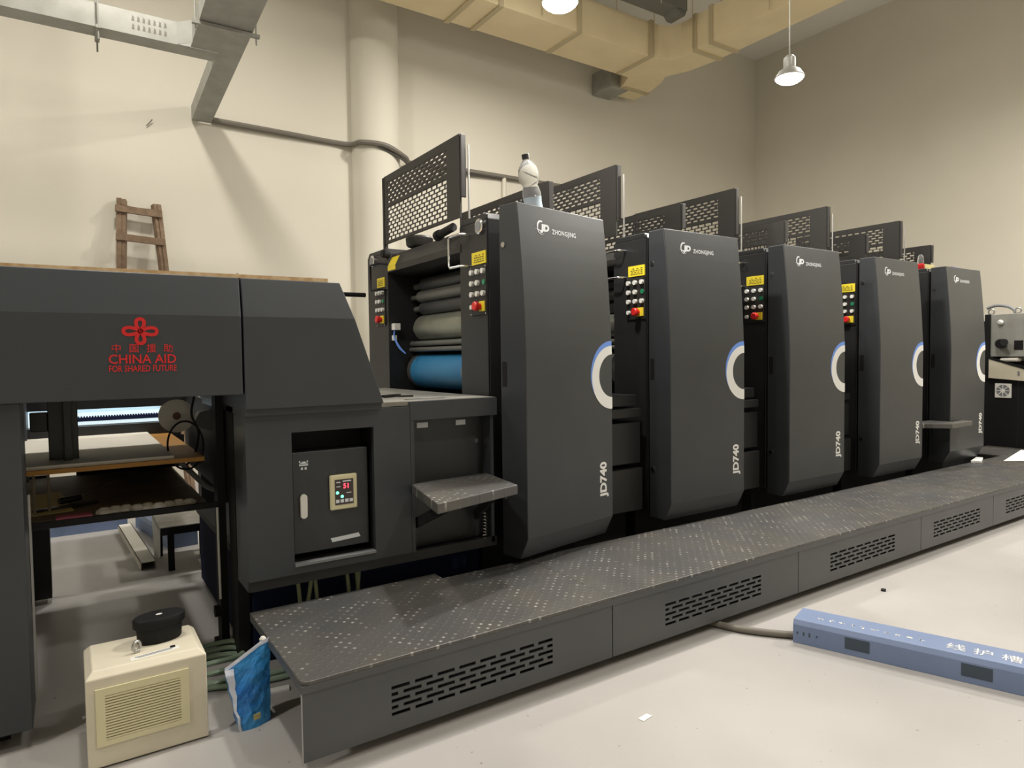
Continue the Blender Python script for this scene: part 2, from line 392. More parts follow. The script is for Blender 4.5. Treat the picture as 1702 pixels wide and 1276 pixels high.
# ================================================================== PRINTING UNITS
def prof(z):                                    # how far the door face leans back at height z
    if z > 1.45: return 0.06 * ((z - 1.45) / 0.885) ** 1.6
    if z < 0.50: return (0.50 - z) * 0.50
    return 0.0
DW = 0.758
def make_unit():
    t = thing('printing_unit', '', 'printing press', (0, 0, 0), 'printing units in a row')
    L = dict(local=True)
    # frames (local x along the press, y across, z up; y = 0 is the door face)
    def frame(name, y0, y1):
        mb = MB().box(0.005, 0.735, y0, y1, 0.42, 2.30)
        mb.prism([(y0 + .01, 2.30), (y1 - .01, 2.30), (y1 - .04, 2.335), (y0 + .03, 2.335)], 0.005, 0.735, 'YZ')
        return part(name, mb, m_pressdk, t, bevel=0.004, **L)
    nf = frame('near_side_frame', 0.215, 0.555)
    part('seam_strip', MB().box(-0.001, 0.006, 0.218, 0.226, 0.45, 2.32), m_black, nf, **L)
    frame('far_side_frame', 1.68, 2.08)
    part('base', MB().box(0.02, 1.20, 0.36, 2.0, 0.0, 0.44), m_black, t, **L)
    part('interior_wall', MB().box(0.50, 0.56, 0.535, 1.68, 0.44, 2.14), m_black, t, **L)
    part('top_cover', MB().prism([(0.0, 2.145), (0.0, 2.19), (0.05, 2.285), (0.72, 2.33), (0.72, 2.13), (0.10, 2.13)], 0.535, 1.68, 'XZ'), m_guard, t, bevel=0.003, **L)
    # rollers and cylinders run across the press
    for nm, u, z, r, y0, y1, m in (('ink_roller', .24, 2.045, .055, .54, 1.52, m_roller), ('ink_roller', .21, 1.958, .042, .54, 1.53, m_rollerg),
                                   ('ink_roller', .24, 1.872, .052, .54, 1.53, m_roller), ('plate_cylinder', .25, 1.722, .098, .54, 1.55, m_plate),
                                   ('tie_rod', .20, 1.605, .020, .535, 1.68, m_rollerg), ('tie_rod', .19, 1.56, .017, .535, 1.68, m_rollerg),
                                   ('blanket_cylinder', .27, 1.395, .128, .80, 1.60, m_blanket)):
        o = part(nm, MB().cyl((u, y0, z), (u, y1, z), r, 40), m, t, smooth=True, **L)
        if r < .02 or nm == 'tie_rod': continue
        if nm == 'blanket_cylinder':
            part('end_rim', MB().cyl((u, y0 - .05, z), (u, y0, z), r + .006, 40), m_steelrim, o, smooth=True, **L)
            part('end_rim', MB().cyl((u, y1, z), (u, y1 + .05, z), r + .006, 40), m_steelrim, o, smooth=True, **L)
        part('shaft', MB().cyl((u, .536, z), (u, 1.679, z), r * .45, 16), m_rollerg, o, smooth=True, **L)
    # perforated guards standing on top
    def guard(name, u, z0, z1, rows_lo, rows_hi, strut):
        y0, y1 = 0.50, 1.66
        H_ = z1 - z0
        mb = MB()
        mb.box(u - .006, u + .006, y0, y0 + .17, z0, z1)           # wide blank margin at the near end
        mb.box(u - .006, u + .006, y1 - .05, y1, z0, z1)
        mb.box(u - .006, u + .006, y0 + .17, y1 - .05, z1 - .05, z1)
        mb.box(u - .006, u + .006, y0 + .17, y1 - .05, z0, z0 + .02)
        mid = z0 + .02 + (H_ - .07) * (rows_lo / (rows_lo + rows_hi))
        mb.box(u - .006, u + .006, y0 + .17, y1 - .05, mid - .012, mid + .012)
        Wd = y1 - .05 - (y0 + .17)
        perforated(mb, (u, y0 + .17, z0 + .02), (0, 1, 0), (0, 0, 1), (1, 0, 0), Wd, mid - .012 - z0 - .02, rows_lo, .062, .012, .006, .006)
        perforated(mb, (u, y0 + .17, mid + .012), (0, 1, 0), (0, 0, 1), (1, 0, 0), Wd, z1 - .05 - mid - .012, rows_hi, .050, .024, .012, .010)
        g = part(name, mb, m_guard, t, **L)
        part('edge_post', MB().box(u - .004, u + .03, y0 - .018, y0 - .001, z0 + .12, z1 - .005), m_guard, g, bevel=.003, **L)
        part('edge_post', MB().box(u - .012, u + .02, y1, y1 + .025, z0 - .06, z1 - .005), m_guard, g, bevel=.003, **L)
        if strut:
            part('gas_strut', MB().cyl((u + .04, y0 - .03, z0 - .03), (u + .04, y0 - .03, z1 - .07), .006, 10), m_steel, g, smooth=True, **L)
            part('hinge_knob', MB().cyl((u - .03, y1 + .01, z0 - .07), (u + .03, y1 + .01, z0 - .07), .028, 16), m_black, g, smooth=True, **L)
        return g
    guard('entry_guard', -0.012, 2.352, 2.855, 9, 6, True)
    guard('exit_guard', 0.655, 2.345, 2.66, 4, 4, False)
    # operating side controls on the near frame, facing the neighbour
    def controls(y0, y1):
        lab = part('warning_label', MB().box(-.003, .004, y0, y1 - .01, 2.045, 2.118), m_yellow, t, **L)
        mb = MB()
        for k, (zz, n_) in enumerate(((2.098, 3), (2.085, 5), (2.072, 4), (2.060, 5))):
            for j in range(n_):
                yy = y0 + .02 + j * (y1 - y0 - .05) / n_
                mb.box(-.0045, -.003, yy, yy + .018, zz - .0025, zz + .0025)
        part('printed_lines', mb, m_labeltxt, lab, **L)
        cp = part('control_panel', MB().box(-.004, .004, y0 - .005, y1 + .005, 1.745, 2.035), m_guard, t, bevel=.002, **L)
        ys = [y0 + .02 + j * (y1 - y0 - .04) / 2 for j in (0, 1, 2)]
        for zz in (2.0, 1.935, 1.87):
            for j, yy in enumerate(ys):
                dark = (zz == 1.935 and j == 0)
                part('push_button', MB().cyl((-.022 + (.012 if dark else 0), yy, zz), (-.004, yy, zz), .016, 14), m_green if dark else m_btn, cp, smooth=True, **L)
        part('push_button', MB().cyl((-.022, ys[2], 1.795), (-.004, ys[2], 1.795), .014, 14), m_btn, cp, smooth=True, **L)
        part('emergency_stop_base', MB().box(-.012, -.004, ys[0] - .012, ys[0] + .05, 1.765, 1.825), m_yellow, cp, bevel=.002, **L)
        part('emergency_stop', MB().lathe([(.018, 0), (.018, .02), (.028, .022), (.028, .040), (.022, .046)], (-.012, ys[1] - .03, 1.795), (-1, 0, 0), 20), m_red, cp, smooth=True, **L)
        for yy in (y0, y1):
            for zz in (1.752, 2.028):
                part('screw', MB().cyl((-.008, yy, zz), (-.003, yy, zz), .005, 8), m_chrome, cp, **L)
    controls(.235, .405)
    controls(1.73, 1.88)
    for gy in (.295, 1.94):
        ga = part('pressure_gauge', MB().lathe([(.045, 0), (.045, .018), (.038, .022)], (.005, gy, 2.262), (-1, 0, 0), 28), m_chrome, t, smooth=True, **L)
        part('gauge_face', MB().cyl((-.0185, gy, 2.262), (-.0178, gy, 2.262), .030, 24), m_greyplastic, ga, **L)
    def grab(y0, y1, x, z0, z1):
        return smooth_path([(x + .10, y0, z1), (x + .02, y0, z1), (x, y0 + (y1 - y0) * .25, z1), (x, y1 - .02, z1 - .002), (x, y1, z1 - .03), (x, y1, z0 + .03), (x, y1 - .02, z0), (x, y0 + (y1 - y0) * .3, z0), (x + .05, y0, z0)], 5)
    part('grab_handle', MB().tube([(.02, .43, 2.235), (-.05, .43, 2.235), (-.06, .44, 2.235), (-.06, .56, 2.235), (-.06, .575, 2.225), (-.06, .575, 2.06), (-.06, .56, 2.045), (-.06, .44, 2.045), (-.05, .43, 2.045), (.02, .43, 2.045)], .008, 10), m_chrome, t, smooth=True, **L)
    part('grab_handle', MB().tube([(.02, 1.70, 2.215), (-.05, 1.70, 2.215), (-.06, 1.72, 2.215), (-.06, 1.85, 2.215), (-.06, 1.86, 2.20), (-.06, 1.86, 2.03), (-.06, 1.85, 2.02), (-.06, 1.72, 2.02), (.02, 1.70, 2.02)], .008, 10), m_black, t, smooth=True, **L)
    # panels between this unit and the next one
    part('lower_side_panel', MB().box(.735, 1.21, .22, .60, .76, 1.04), m_pressdk, t, bevel=.004, **L)
    part('lower_side_panel', MB().box(.735, 1.21, .20, .60, .44, .73), m_pressdk, t, bevel=.004, **L)
    part('walkway_ledge', MB().box(.735, 1.21, .21, 2.0, 1.075, 1.135), m_pressdk, t, bevel=.004, **L)
    part('walkway_ledge', MB().box(.735, 1.21, .25, 2.0, 1.15, 1.225), m_pressdk, t, bevel=.004, **L)
    # door, hinged at its right edge
    zs = [0.38, 0.42, 0.46, 0.50, 1.0, 1.45, 1.55, 1.65, 1.75, 1.85, 1.95, 2.05, 2.15, 2.25, 2.335]
    pts = [(prof(z), z) for z in zs] + [(0.198, 2.335), (0.198, 0.38)]
    d = part('door', MB().prism(pts, -DW, 0.0, 'YZ'), m_press, t, bevel=.005, loc=(DW, 0, 0), **L)
    def wrap(p): return Vector((p.x, p.y + prof(p.z), p.z))
    for zz in (2.115, 0.715):
        part('lock', MB().cyl((-DW - .006, .165, zz), (-DW + .002, .165, zz), .015, 16), m_chrome, d, smooth=True, **L)
    part('recessed_pull', MB().box(-DW - .0015, -DW + .004, .15, .185, 1.33, 1.47), m_black, d, **L)
    # ring emblem running off the right edge
    def half_ring(cx, cz, ro, ix, iz, ri, a0, a1, off, n=36):
        mb = MB(); outer = []; inner = []
        for i in range(n + 1):
            a = math.radians(a0 + (a1 - a0) * i / n)
            outer.append((cx + ro * math.cos(a), cz + ro * math.sin(a)))
            inner.append((ix + ri * math.cos(a), iz + ri * math.sin(a)))
        def c(p): return Vector((min(p[0], -.003), prof(p[1]) - off, p[1]))
        for i in range(n):
            mb.poly([c(outer[i]), c(outer[i + 1]), c(inner[i + 1]), c(inner[i])])
        return mb
    part('ring_emblem', half_ring(-.004, 1.362, .194, .002, 1.372, .132, 88, 272, .0016), m_white, d, **L)
    part('ring_emblem_crescent', half_ring(-.002, 1.380, .207, .000, 1.372, .178, 88, 232, .0010), m_blueprint, d, **L)  # blue printed crescent round the outside of the white ring
    part('model_number', text_mb('JD740', .084, (-.092, 0, .742), (0, 0, 1), (-1, 0, 0), .0012, sx=1.0, bold=.04), m_white, d, **L)
    # maker's logo: ring with swoosh, JD monogram and name
    def flat(mb): 
        mb.v = [tuple(wrap(Vector(v))) for v in mb.v]; return mb
    part('maker_name', flat(text_mb('ZHONGJING', .038, (-.385, 0, 2.200), (1, 0, 0), (0, 0, 1), .0015, sx=.88, bold=.022, space=1.12)), m_silver, d, **L)
    ring = MB()
    for i in range(40):
        a0, a1 = 2 * PI * i / 40, 2 * PI * (i + 1) / 40
        if 12 < i * 9 < 60: continue
        w0 = .006 + .005 * math.cos(a0 - 2.4); w1 = .006 + .005 * math.cos(a1 - 2.4)
        ring.poly([(-.580 + .034 * math.cos(a0), -.0015, 2.215 + .040 * math.sin(a0)), (-.580 + .034 * math.cos(a1), -.0015, 2.215 + .040 * math.sin(a1)),
                   (-.580 + (.034 - w1) * math.cos(a1), -.0015, 2.215 + (.040 - w1) * math.sin(a1)), (-.580 + (.034 - w0) * math.cos(a0), -.0015, 2.215 + (.040 - w0) * math.sin(a0))])
    ring.poly([(-.632, -.0015, 2.205), (-.58, -.0015, 2.200), (-.54, -.0015, 2.204), (-.58, -.0015, 2.192)])
    part('maker_ring', flat(ring), m_silver, d, **L)
    part('maker_monogram', flat(text_mb('JD', .050, (-.545, 0, 2.213), (1, 0, 0), (.18, 0, 1), .002, sx=1.25, bold=.07)), m_silver, d, **L)
    return t

UX = [2.042, 3.317, 4.622, 5.940, 7.258]
ULAB = ['dark grey press unit nearest the delivery hood, door slightly open under a water bottle',
        'tall dark grey press unit second from the delivery hood, behind the unit with the bottle',
        'tall dark grey press unit in the middle of the row of five',
        'tall dark grey press unit second from the far right end of the row',
        'dark grey press unit at the far right end, beside the beige-fronted cabinet']
unit0 = make_unit()
units = [unit0]
for i in range(1, 5): units.append(copy_tree(unit0))
for i, u in enumerate(units):
    u.location = (UX[i], 3.1, 0); u['label'] = ULAB[i]
for ch in units[0].children:
    if ch.name.startswith('door'): ch.rotation_euler = (0, 0, math.radians(10.7))
# the fifth unit has no neighbour panels to its right
for ch in list(units[4].children):
    if ch.name.startswith(('lower_side_panel', 'walkway_ledge', 'control_panel', 'warning_label')):
        for g_ in list(ch.children): bpy.data.objects.remove(g_)
        bpy.data.objects.remove(ch)
for u in units[1:]:
    for ch in list(u.children):
        if ch.name.startswith('pressure_gauge'):
            for g_ in list(ch.children): bpy.data.objects.remove(g_)
            bpy.data.objects.remove(ch)

# small air fittings and pale blue hoses inside the first unit
mbh = MB()
for k in range(3):
    mbh.tube(smooth_path([(2.09, 4.76, 1.72 - k * .01), (2.07, 4.73, 1.66), (2.09, 4.70 - k * .012, 1.58), (2.12, 4.64, 1.53)], 6), .005, 6)
part('air_hose', mbh, m_blueprint, units[0], smooth=True)
part('air_fitting', MB().box(2.07, 2.12, 4.72, 4.78, 1.71, 1.76), m_whitepl, units[0], bevel=.003)
part('air_fitting', MB().box(2.07, 2.10, 4.745, 4.779, 1.63, 1.67), m_whitepl, units[0], bevel=.003)
part('top_label', MB().box(2.041, 2.046, 4.62, 4.76, 2.155, 2.19).obox((2.062, 4.69, 2.225), (.0, .07, 0), (.018, 0, .035), (.002, 0, -.001)), m_yellow, units[0])
part('ink_can', MB().lathe([(.085, 0), (.095, .01), (.10, .06), (.085, .075)], (2.16, 4.45, 2.30)), m_guard, units[0], smooth=True)
part('roller_clamp', MB().cyl((2.02, 3.68, 2.305), (2.02, 3.88, 2.285), .026, 16).cyl((2.02, 3.86, 2.285), (2.02, 3.90, 2.282), .034, 16), m_black, units[0], smooth=True)

# ================================================================== DELIVERY UNIT
dl = thing('delivery_unit', 'dark grey delivery section of the press with red emblem, left of the row of units', 'printing press', (0.65, 3.12, 0))
yb = 4.36
def hood_prof(zb): return [(3.122, zb), (3.118, 1.69), (3.148, 1.862), (yb - .03, 1.862), (yb, 1.69), (yb, zb)]
h = part('hood_cover', MB().prism(hood_prof(1.345), -1.60, 0.642, 'YZ'), m_console, dl, bevel=.004)
# right-hand hood with slanting end
mb = MB()
def hx(z): return 1.303 - (z - 1.28) * (1.303 - 1.163) / (1.69 - 1.28) if z < 1.69 else 1.163 - (z - 1.69) * .36
for xs in (None,):
    P = hood_prof(1.275); n = len(P)
    mb.v = [(0.650, y, z) for y, z in P] + [(hx(z), y, z) for y, z in P]
    mb.f = [tuple(range(n)), tuple(range(2 * n - 1, n - 1, -1))] + [(i, (i + 1) % n, n + (i + 1) % n, n + i) for i in range(n)]
part('hood_end_cover', mb, m_console, dl, bevel=.004)
part('hood_lip', MB().box(0.655, 1.30, 3.14, 4.32, 1.245, 1.275), m_press, dl)
# red printed emblem: four-looped knot and lettering
def zy(z): return 3.1165 if z < 1.69 else 3.13
ek = MB(); cx, cz = 0.250, 1.621
def loop(ax, az, L_, W_):
    pts = []
    for i in range(28):
        t = 2 * PI * i / 28
        r_along = L_ * (1 - math.cos(t)) / 2; side = W_ * math.sin(t) * (0.45 + .55 * (1 - math.cos(t)) / 2)
        pts.append((cx + ax * (r_along + .004) + az * side, cz + az * (r_along + .004) - ax * side))
    k = len(pts); th = .0068
    for i in range(k):
        p, q = Vector(pts[i]), Vector(pts[(i + 1) % k]); d_ = (q - p)
        if d_.length < 1e-6: continue
        nn = Vector((-d_.y, d_.x)).normalized() * th; e_ = d_.normalized() * .002
        a, b_, c_, e = p + nn - e_, q + nn + e_, q - nn + e_, p - nn - e_
        ek.poly([(v.x, 3.1155 - .0003 * (i % 3), v.y) for v in (a, b_, c_, e)])
for ax, az, L_, W_ in ((1, 0, .056, .019), (-1, 0, .056, .019), (0, 1, .046, .019), (0, -1, .046, .019)): loop(ax, az, L_, W_)
for s in (-1, 1):
    ek.poly([(cx - .022, 3.1150, cz - s * .016), (cx - .016, 3.1150, cz - s * .022), (cx + .022, 3.1150, cz + s * .016), (cx + .016, 3.1150, cz + s * .022)])
part('knot_emblem', ek, m_redprint, h)
for k, ch in enumerate('中国援助'):
    part('emblem_character', text_mb(ch, .038, (0.163 + k * .0625, 3.1185, 1.549), (1, 0, 0), (0, 0, 1), .003), m_redprint, h)
part('emblem_lettering', text_mb('CHINA AID', .052, (0.257, 3.1185, 1.506), (1, 0, 0), (0, 0, 1), .003, sx=.93, bold=.012), m_redprint, h)
part('emblem_small_lettering', text_mb('FOR SHARED FUTURE', .036, (0.257, 3.1185, 1.468), (1, 0, 0), (0, 0, 1), .003, sx=.70, bold=.008), m_redprint, h)

# left column on casters
col = part('end_column', MB().box(-1.60, -0.160, 3.155, 3.42, 0.075, 1.345), m_console, dl, bevel=.004)
part('caster', MB().cyl((-.33, 3.30, .045), (-.24, 3.30, .045), .045, 20).box(-.31, -.26, 3.26, 3.36, .05, .08), m_black, col)
part('foot_pad', MB().box(-.60, -.35, 3.2, 3.38, 0, .08), m_black, col)
part('bright_edge_strip', MB().box(-.158, -.150, 3.40, 3.43, .08, .95), m_steel, col)
# cabinet body with recessed opening
con = part('console_panel', MB()
           .box(0.655, 0.860, 3.17, 3.20, 0.483, 1.246).box(1.265, 1.465, 3.17, 3.20, 0.483, 1.246)
           .box(0.860, 1.265, 3.17, 3.20, 1.155, 1.246).box(0.860, 1.265, 3.17, 3.20, 0.483, 0.530), m_console, dl)
part('console_end_panel', MB().box(0.655, 0.670, 3.20, 3.42, 0.43, 1.246), m_console, dl)
part('console_plinth', MB().box(0.660, 2.0, 3.19, 3.23, 0.43, 0.482), m_pressdk, dl)
part('recess_lining', MB().box(0.845, 0.860, 3.2, 3.36, .53, 1.17).box(1.265, 1.28, 3.2, 3.36, .53, 1.17).box(.845, 1.28, 3.36, 3.38, .53, 1.17).box(.86, 1.265, 3.2, 3.36, 1.155, 1.17).box(.86, 1.265, 3.2, 3.36, .515, .53), m_black, dl)
part('recess_sill', MB().box(.862, 1.263, 3.160, 3.20, .520, .532), m_greyplastic, dl)
ed = part('electrical_cabinet_door', MB().box(.874, 1.252, 3.225, 3.35, .560, 1.052), m_press, dl, bevel=.004)
hd = MB()
hd.prism([(.922 + .0175 * math.cos(2 * PI * i / 24), .79 + (.042 if math.sin(2 * PI * i / 24) >= 0 else -.042) + .0175 * math.sin(2 * PI * i / 24)) for i in range(24)], 3.210, 3.226, 'XZ')
part('door_handle', hd, m_whitepl, ed, bevel=.003)
pn = part('temperature_display', MB().box(1.050, 1.188, 3.205, 3.226, .752, .926), m_creampl, ed, bevel=.008, seg=3)
# display face and segments are sub-parts of the cabinet door
part('display_face', MB().box(1.073, 1.166, 3.2025, 3.206, .778, .903), m_display, ed)
part('display_digits', text_mb('51', .034, (1.130, 3.2025, .868), (1, 0, 0), (0, 0, 1), .0012, bold=.01), m_ledred, ed)
for lx, lz in ((1.084, .838), (1.108, .818)):
    part('indicator_light', MB().cyl((lx, 3.2005, lz), (lx, 3.203, lz), .0075, 14), m_ledgreen, ed)
kb = MB()
for k in range(4): kb.box(1.076 + k * .023, 1.093 + k * .023, 3.2005, 3.203, .788, .804)
part('display_key', kb, m_silver, ed)
part('display_print', text_mb('▪▪▪ ▪▪▪▪▪', .010, (1.12, 3.2025, .892), (1, 0, 0), (0, 0, 1), .001) if False else
     MB().box(1.080, 1.100, 3.2012, 3.203, .886, .892).box(1.112, 1.155, 3.2012, 3.203, .890, .896).box(1.080, 1.100, 3.2012, 3.203, .866, .870).box(1.13, 1.155, 3.2012, 3.203, .832, .836), m_silver, ed)
lg = MB().box(.907, .950, 3.2235, 3.2245, .995, 1.001).box(.912, .945, 3.2235, 3.2245, .985, .992)
lg.box(.907, .913, 3.2235, 3.2245, .985, 1.010).box(.944, .950, 3.2235, 3.2245, .985, 1.010).box(.920, .937, 3.2235, 3.2245, 1.001, 1.006)
for k in range(2): lg.box(.915 + k * .018, .925 + k * .018, 3.2235, 3.2245, .966, .978)
part('maker_badge', lg, m_silver, ed)
part('name_strip', MB().prism([(1.060, .592), (1.205, .600), (1.196, .620), (1.052, .612)], 3.2225, 3.2245, 'XZ'), m_silver, ed)
# desk between console and first unit
dk = part('feed_desk', MB().box(1.30, 2.000, 3.19, 4.75, 1.250, 1.272), m_desk, dl)
part('desk_front_rail', MB().box(1.467, 2.000, 3.17, 3.19, 1.172, 1.271), m_console, dl, bevel=.002)
part('recessed_side_panel', MB().box(1.490, 1.965, 3.29, 3.31, .47, 1.172), m_press, dl)
part('panel_post', MB().box(1.467, 1.487, 3.17, 3.31, .483, 1.172), m_console, dl)
part('panel_post', MB().box(1.965, 1.985, 3.19, 3.31, .45, 1.172), m_console, dl)
part('type_plate', MB().box(1.560, 1.625, 3.287, 3.291, 1.118, 1.146), m_silver, dl)
part('type_plate', MB().box(1.800, 1.860, 3.287, 3.291, 1.118, 1.146), m_silver, dl)
part('round_handle', MB().lathe([(.013, 0), (.013, .006)], (1.93, 3.29, 1.02), (0, -1, 0), 12), m_chrome, dl)
# fold-down tread step
def step(parent, BL, BR, FR, FL, z):
    st = part('folding_step', MB().prism([BL, BR, FR, FL], z - .05, z, 'XY'), m_tread, parent, bevel=.005)
    return st
step(dl, (1.475, 3.20), (1.965, 3.235), (1.905, 2.83), (1.365, 2.68), .84)
sp = [(1.925 + .014 * math.cos(k * .9), 3.20 + .014 * math.sin(k * .9), .47 + k * .0025) for k in range(128)]
part('step_spring', MB().tube(sp, .003, 5), m_chrome, dl)
part('step_bracket', MB().bar((1.50, 3.26, .60), (1.55, 2.85, .79), .02, .05), m_pressdk, dl)
part('step_bracket', MB().bar((1.90, 3.26, .60), (1.85, 2.95, .79), .02, .05), m_pressdk, dl)
# machine base, legs and rails seen through the opening
part('base', MB().box(0.72, 2.0, 3.40, 5.0, 0.0, .46), m_navy, dl)
part('base_beam', MB().box(0.70, 2.0, 3.34, 5.0, .46, .50), m_black, dl)
lp = part('vertical_post', MB().box(.615, .652, 3.66, 3.76, 0, 1.345).box(.60, .66, 3.62, 3.80, .0, .03), m_black, dl)
part('post_knob', MB().cyl((.59, 3.70, .20), (.62, 3.70, .20), .03, 14), m_black, lp)
part('post_highlight', MB().cyl((.610, 3.64, .28), (.607, 3.64, .77), .006, 8), m_whitepl, lp)  # bright highlight along the black post, shaped as a thin white tube
part('inner_panel', MB().box(.66, .68, 3.62, 5.1, .80, 1.27), m_black, dl)
part('inner_column', MB().box(.655, .71, 3.44, 3.60, .03, 1.27), m_black, dl)
part('tray_back_panel', MB().box(.02, .64, 5.0, 5.01, .785, .999), m_black, dl)
part('far_leg', MB().box(-.222, -.13, 5.02, 5.15, 0.03, .80), m_blackm, dl)
part('far_leg', MB().box(.74, .98, 5.02, 5.15, 0.06, .80), m_black, dl)
part('far_column', MB().box(-1.60, -.22, 4.90, 5.15, 0, 1.345), m_console, dl)
part('pile_board', MB().box(-.60, .555, 3.64, 5.05, .995, 1.016), m_orange, dl)
part('paper_sheet_layer', MB().box(-.60, .42, 3.66, 5.0, 1.016, 1.032), m_paperg, dl)
part('delivery_tray', MB().box(-.60, .56, 3.57, 5.02, .765, .785), m_brown, dl)
part('tray_front_rail', MB().box(-.60, .60, 3.55, 3.572, .770, .798), m_black, dl)
part('cross_rail', MB().box(-.40, .62, 5.00, 5.06, 1.00, 1.09), m_blackm, dl)
br = part('gripper_bracket', MB().box(-.09, .03, 3.85, 3.92, .985, 1.345).box(-.03, .005, 3.80, 3.86, 1.02, 1.345).box(-.16, -.09, 3.86, 3.92, 1.17, 1.26), m_blackm, dl, bevel=.004)
part('hanging_chain', MB().cyl((-.095, 3.78, .80), (-.095, 3.78, 1.01), .006, 8).cyl((-.15, 3.75, .80), (-.15, 3.75, .99), .006, 8), m_brown, br)
part('rear_outfeed_sheet', MB().box(-.60, .66, 5.30, 6.60, 1.060, 1.075).box(-.60, .66, 6.60, 6.615, 1.060, 1.50), m_paleblue, dl)
part('rear_outfeed_bracket', MB().box(.60, .66, 5.15, 6.6, 1.03, 1.06).box(-.6, -.54, 5.15, 6.6, 1.03, 1.06), m_blackm, dl)
rk = MB().box(-.05, .66, 5.62, 5.68, 1.075, 1.10)
for k in range(40): rk.box(-.04 + k * .017, -.031 + k * .017, 5.62, 5.68, 1.10, 1.109)
part('upper_cross_rail', MB().box(-.40, .66, 5.06, 5.12, 1.195, 1.345), m_black, dl)
part('toothed_rack', rk, m_navy, dl)
fd = part('white_fan_disc', MB().lathe([(.085, 0), (.088, .01), (.088, .03), (.07, .036)], (.475, 3.97, 1.205), (-.10, -1, 0), 32), m_paperg, dl, smooth=True)
part('disc_hub', MB().lathe([(.020, .036), (.018, .05)], (.475, 3.97, 1.205), (-.10, -1, 0), 18), m_hub, fd)
part('side_blower', MB().prism([(.56, 1.14), (.60, 1.21), (.70, 1.23), (.70, 1.08), (.66, 1.10)], 4.05, 4.15, 'XZ'), m_greyplastic, dl, bevel=.01)
lc = [(.50 + .085 * math.cos(t), 3.86 + .02 * math.sin(t), 1.055 + .125 * math.sin(t)) for t in [2 * PI * i / 30 for i in range(30)]]
part('looped_cable', MB().tube(lc, .005, 6, cyc=True).tube(smooth_path([(.55, 3.84, 1.33), (.53, 3.84, 1.22), (.56, 3.84, 1.12), (.54, 3.86, 1.0), (.50, 3.86, .95)], 6), .006, 6), m_black, dl, smooth=True)
part('slanting_hose', MB().tube(smooth_path([(.47, 3.86, .97), (.53, 3.88, .90), (.60, 3.9, .82), (.66, 3.9, .79)], 6), .014, 8), m_greyplastic, dl, smooth=True)
wr = MB()
for wx0, wx1 in ((.90, .92), (.965, .94), (.985, 1.005), (1.15, 1.17), (1.20, 1.22), (1.215, 1.20)):
    wr.tube(smooth_path([(wx0, 3.33, .50), (wx0 + .01, 3.31, .40), (wx1, 3.30, .20), (wx1 - .02, 3.27, .02)], 5), .010, 6)
part('hanging_wires', wr, m_wire, dl, smooth=True)
part('far_link_rod', MB().cyl((1.25, 5.10, 2.0), (1.99, 5.10, 2.0), .018, 10), m_black, dl, smooth=True)

# ================================================================== PLATFORM SECTIONS
seams = [0.655, 2.14, 3.64, 5.14, 6.35, 7.86, 10.6]
vents = [(1.0, 1.78), (2.50, 3.28), (3.98, 4.77), (5.33, 6.10), (6.60, 7.40), (8.2, 9.0)]
plab = ['platform section at the near left end, beside the blue bag',
        'platform section second from the left, right of the first skirt seam',
        'platform section in the middle, behind the end of the blue cable cover',
        'platform section directly beyond the middle one, with the fourth skirt vent',
        'platform section at the right edge of the picture, second to last',
        'far end platform section under the white sheet of paper']
for i in range(6):
    a, b = seams[i], seams[i + 1]
    g = .003
    t = thing('platform_section', plab[i], 'platform', ((a + b) / 2, 2.8, 0), 'foot platform sections along the press')
    if i == 0: pts = [(a, 2.372), (b, 2.372), (b, 3.095), (1.60, 3.095), (1.60, 3.185), (a, 3.185)]
    elif i == 5: pts = [(a, 2.372), (b, 2.372), (b, 3.56), (8.50, 3.56), (8.50, 3.12), (a, 3.12)]
    else: pts = [(a, 2.372), (b, 2.372), (b, 3.12), (a, 3.12)]
    if i == 0: pts[0:1] = [(a, 2.40), (a + .008, 2.380), (a + .028, 2.372)]
    part('tread_plate', MB().prism(pts, .327, .342, 'XY'), m_tread, t, bevel=.003)
    v0, v1 = vents[i]; zb, z0, z1, zt = .045, .105, .232, .328
    if i == 0: z1 = .235
    mb = MB().box(a + g, v0, 2.378, 2.384, zb, zt).box(v1, b - g, 2.378, 2.384, zb, zt).box(v0, v1, 2.378, 2.384, zb, z0).box(v0, v1, 2.378, 2.384, z1, zt)
    sk = part('front_skirt', mb, m_skirt, t)
    pf = perforated(MB(), (v0, 2.381, z0), (1, 0, 0), (0, 0, 1), (0, 1, 0), v1 - v0, z1 - z0, 5, .078, .022, .012, .006)
    part('slotted_vent', pf, m_skirt, sk)
    part('vent_backing', MB().box(v0 - .02, v1 + .02, 2.41, 2.415, zb + .02, zt - .02), m_black, sk)
    for lx in (a + .40, b - .30):
        for ly in (2.46, 3.0): part('support_leg', MB().box(lx, lx + .04, ly, ly + .04, 0, .327), m_black, t)
    part('edge_lip', MB().box(a, b, 2.372, 2.380, .300, .328), m_skirt, t)
    if i == 0:
        part('end_lip', MB().box(a, a + .006, 2.38, 3.18, .305, .328), m_skirt, t)
        part('bright_skirt_edge', MB().box(a + .0, a + .003, 2.377, 2.386, .035, .30), m_steel, t)

# ================================================================== STEP OF THE LAST UNIT
solo('folding_step', MB().prism([(6.74, 3.29), (7.245, 3.29), (7.245, 3.08), (7.48, 3.08), (7.48, 2.99), (7.02, 2.98)], .755, .80, 'XY'), m_tread,
     'small tread-plate step jutting out before the last tall unit on the right', 'step', bevel=.004)

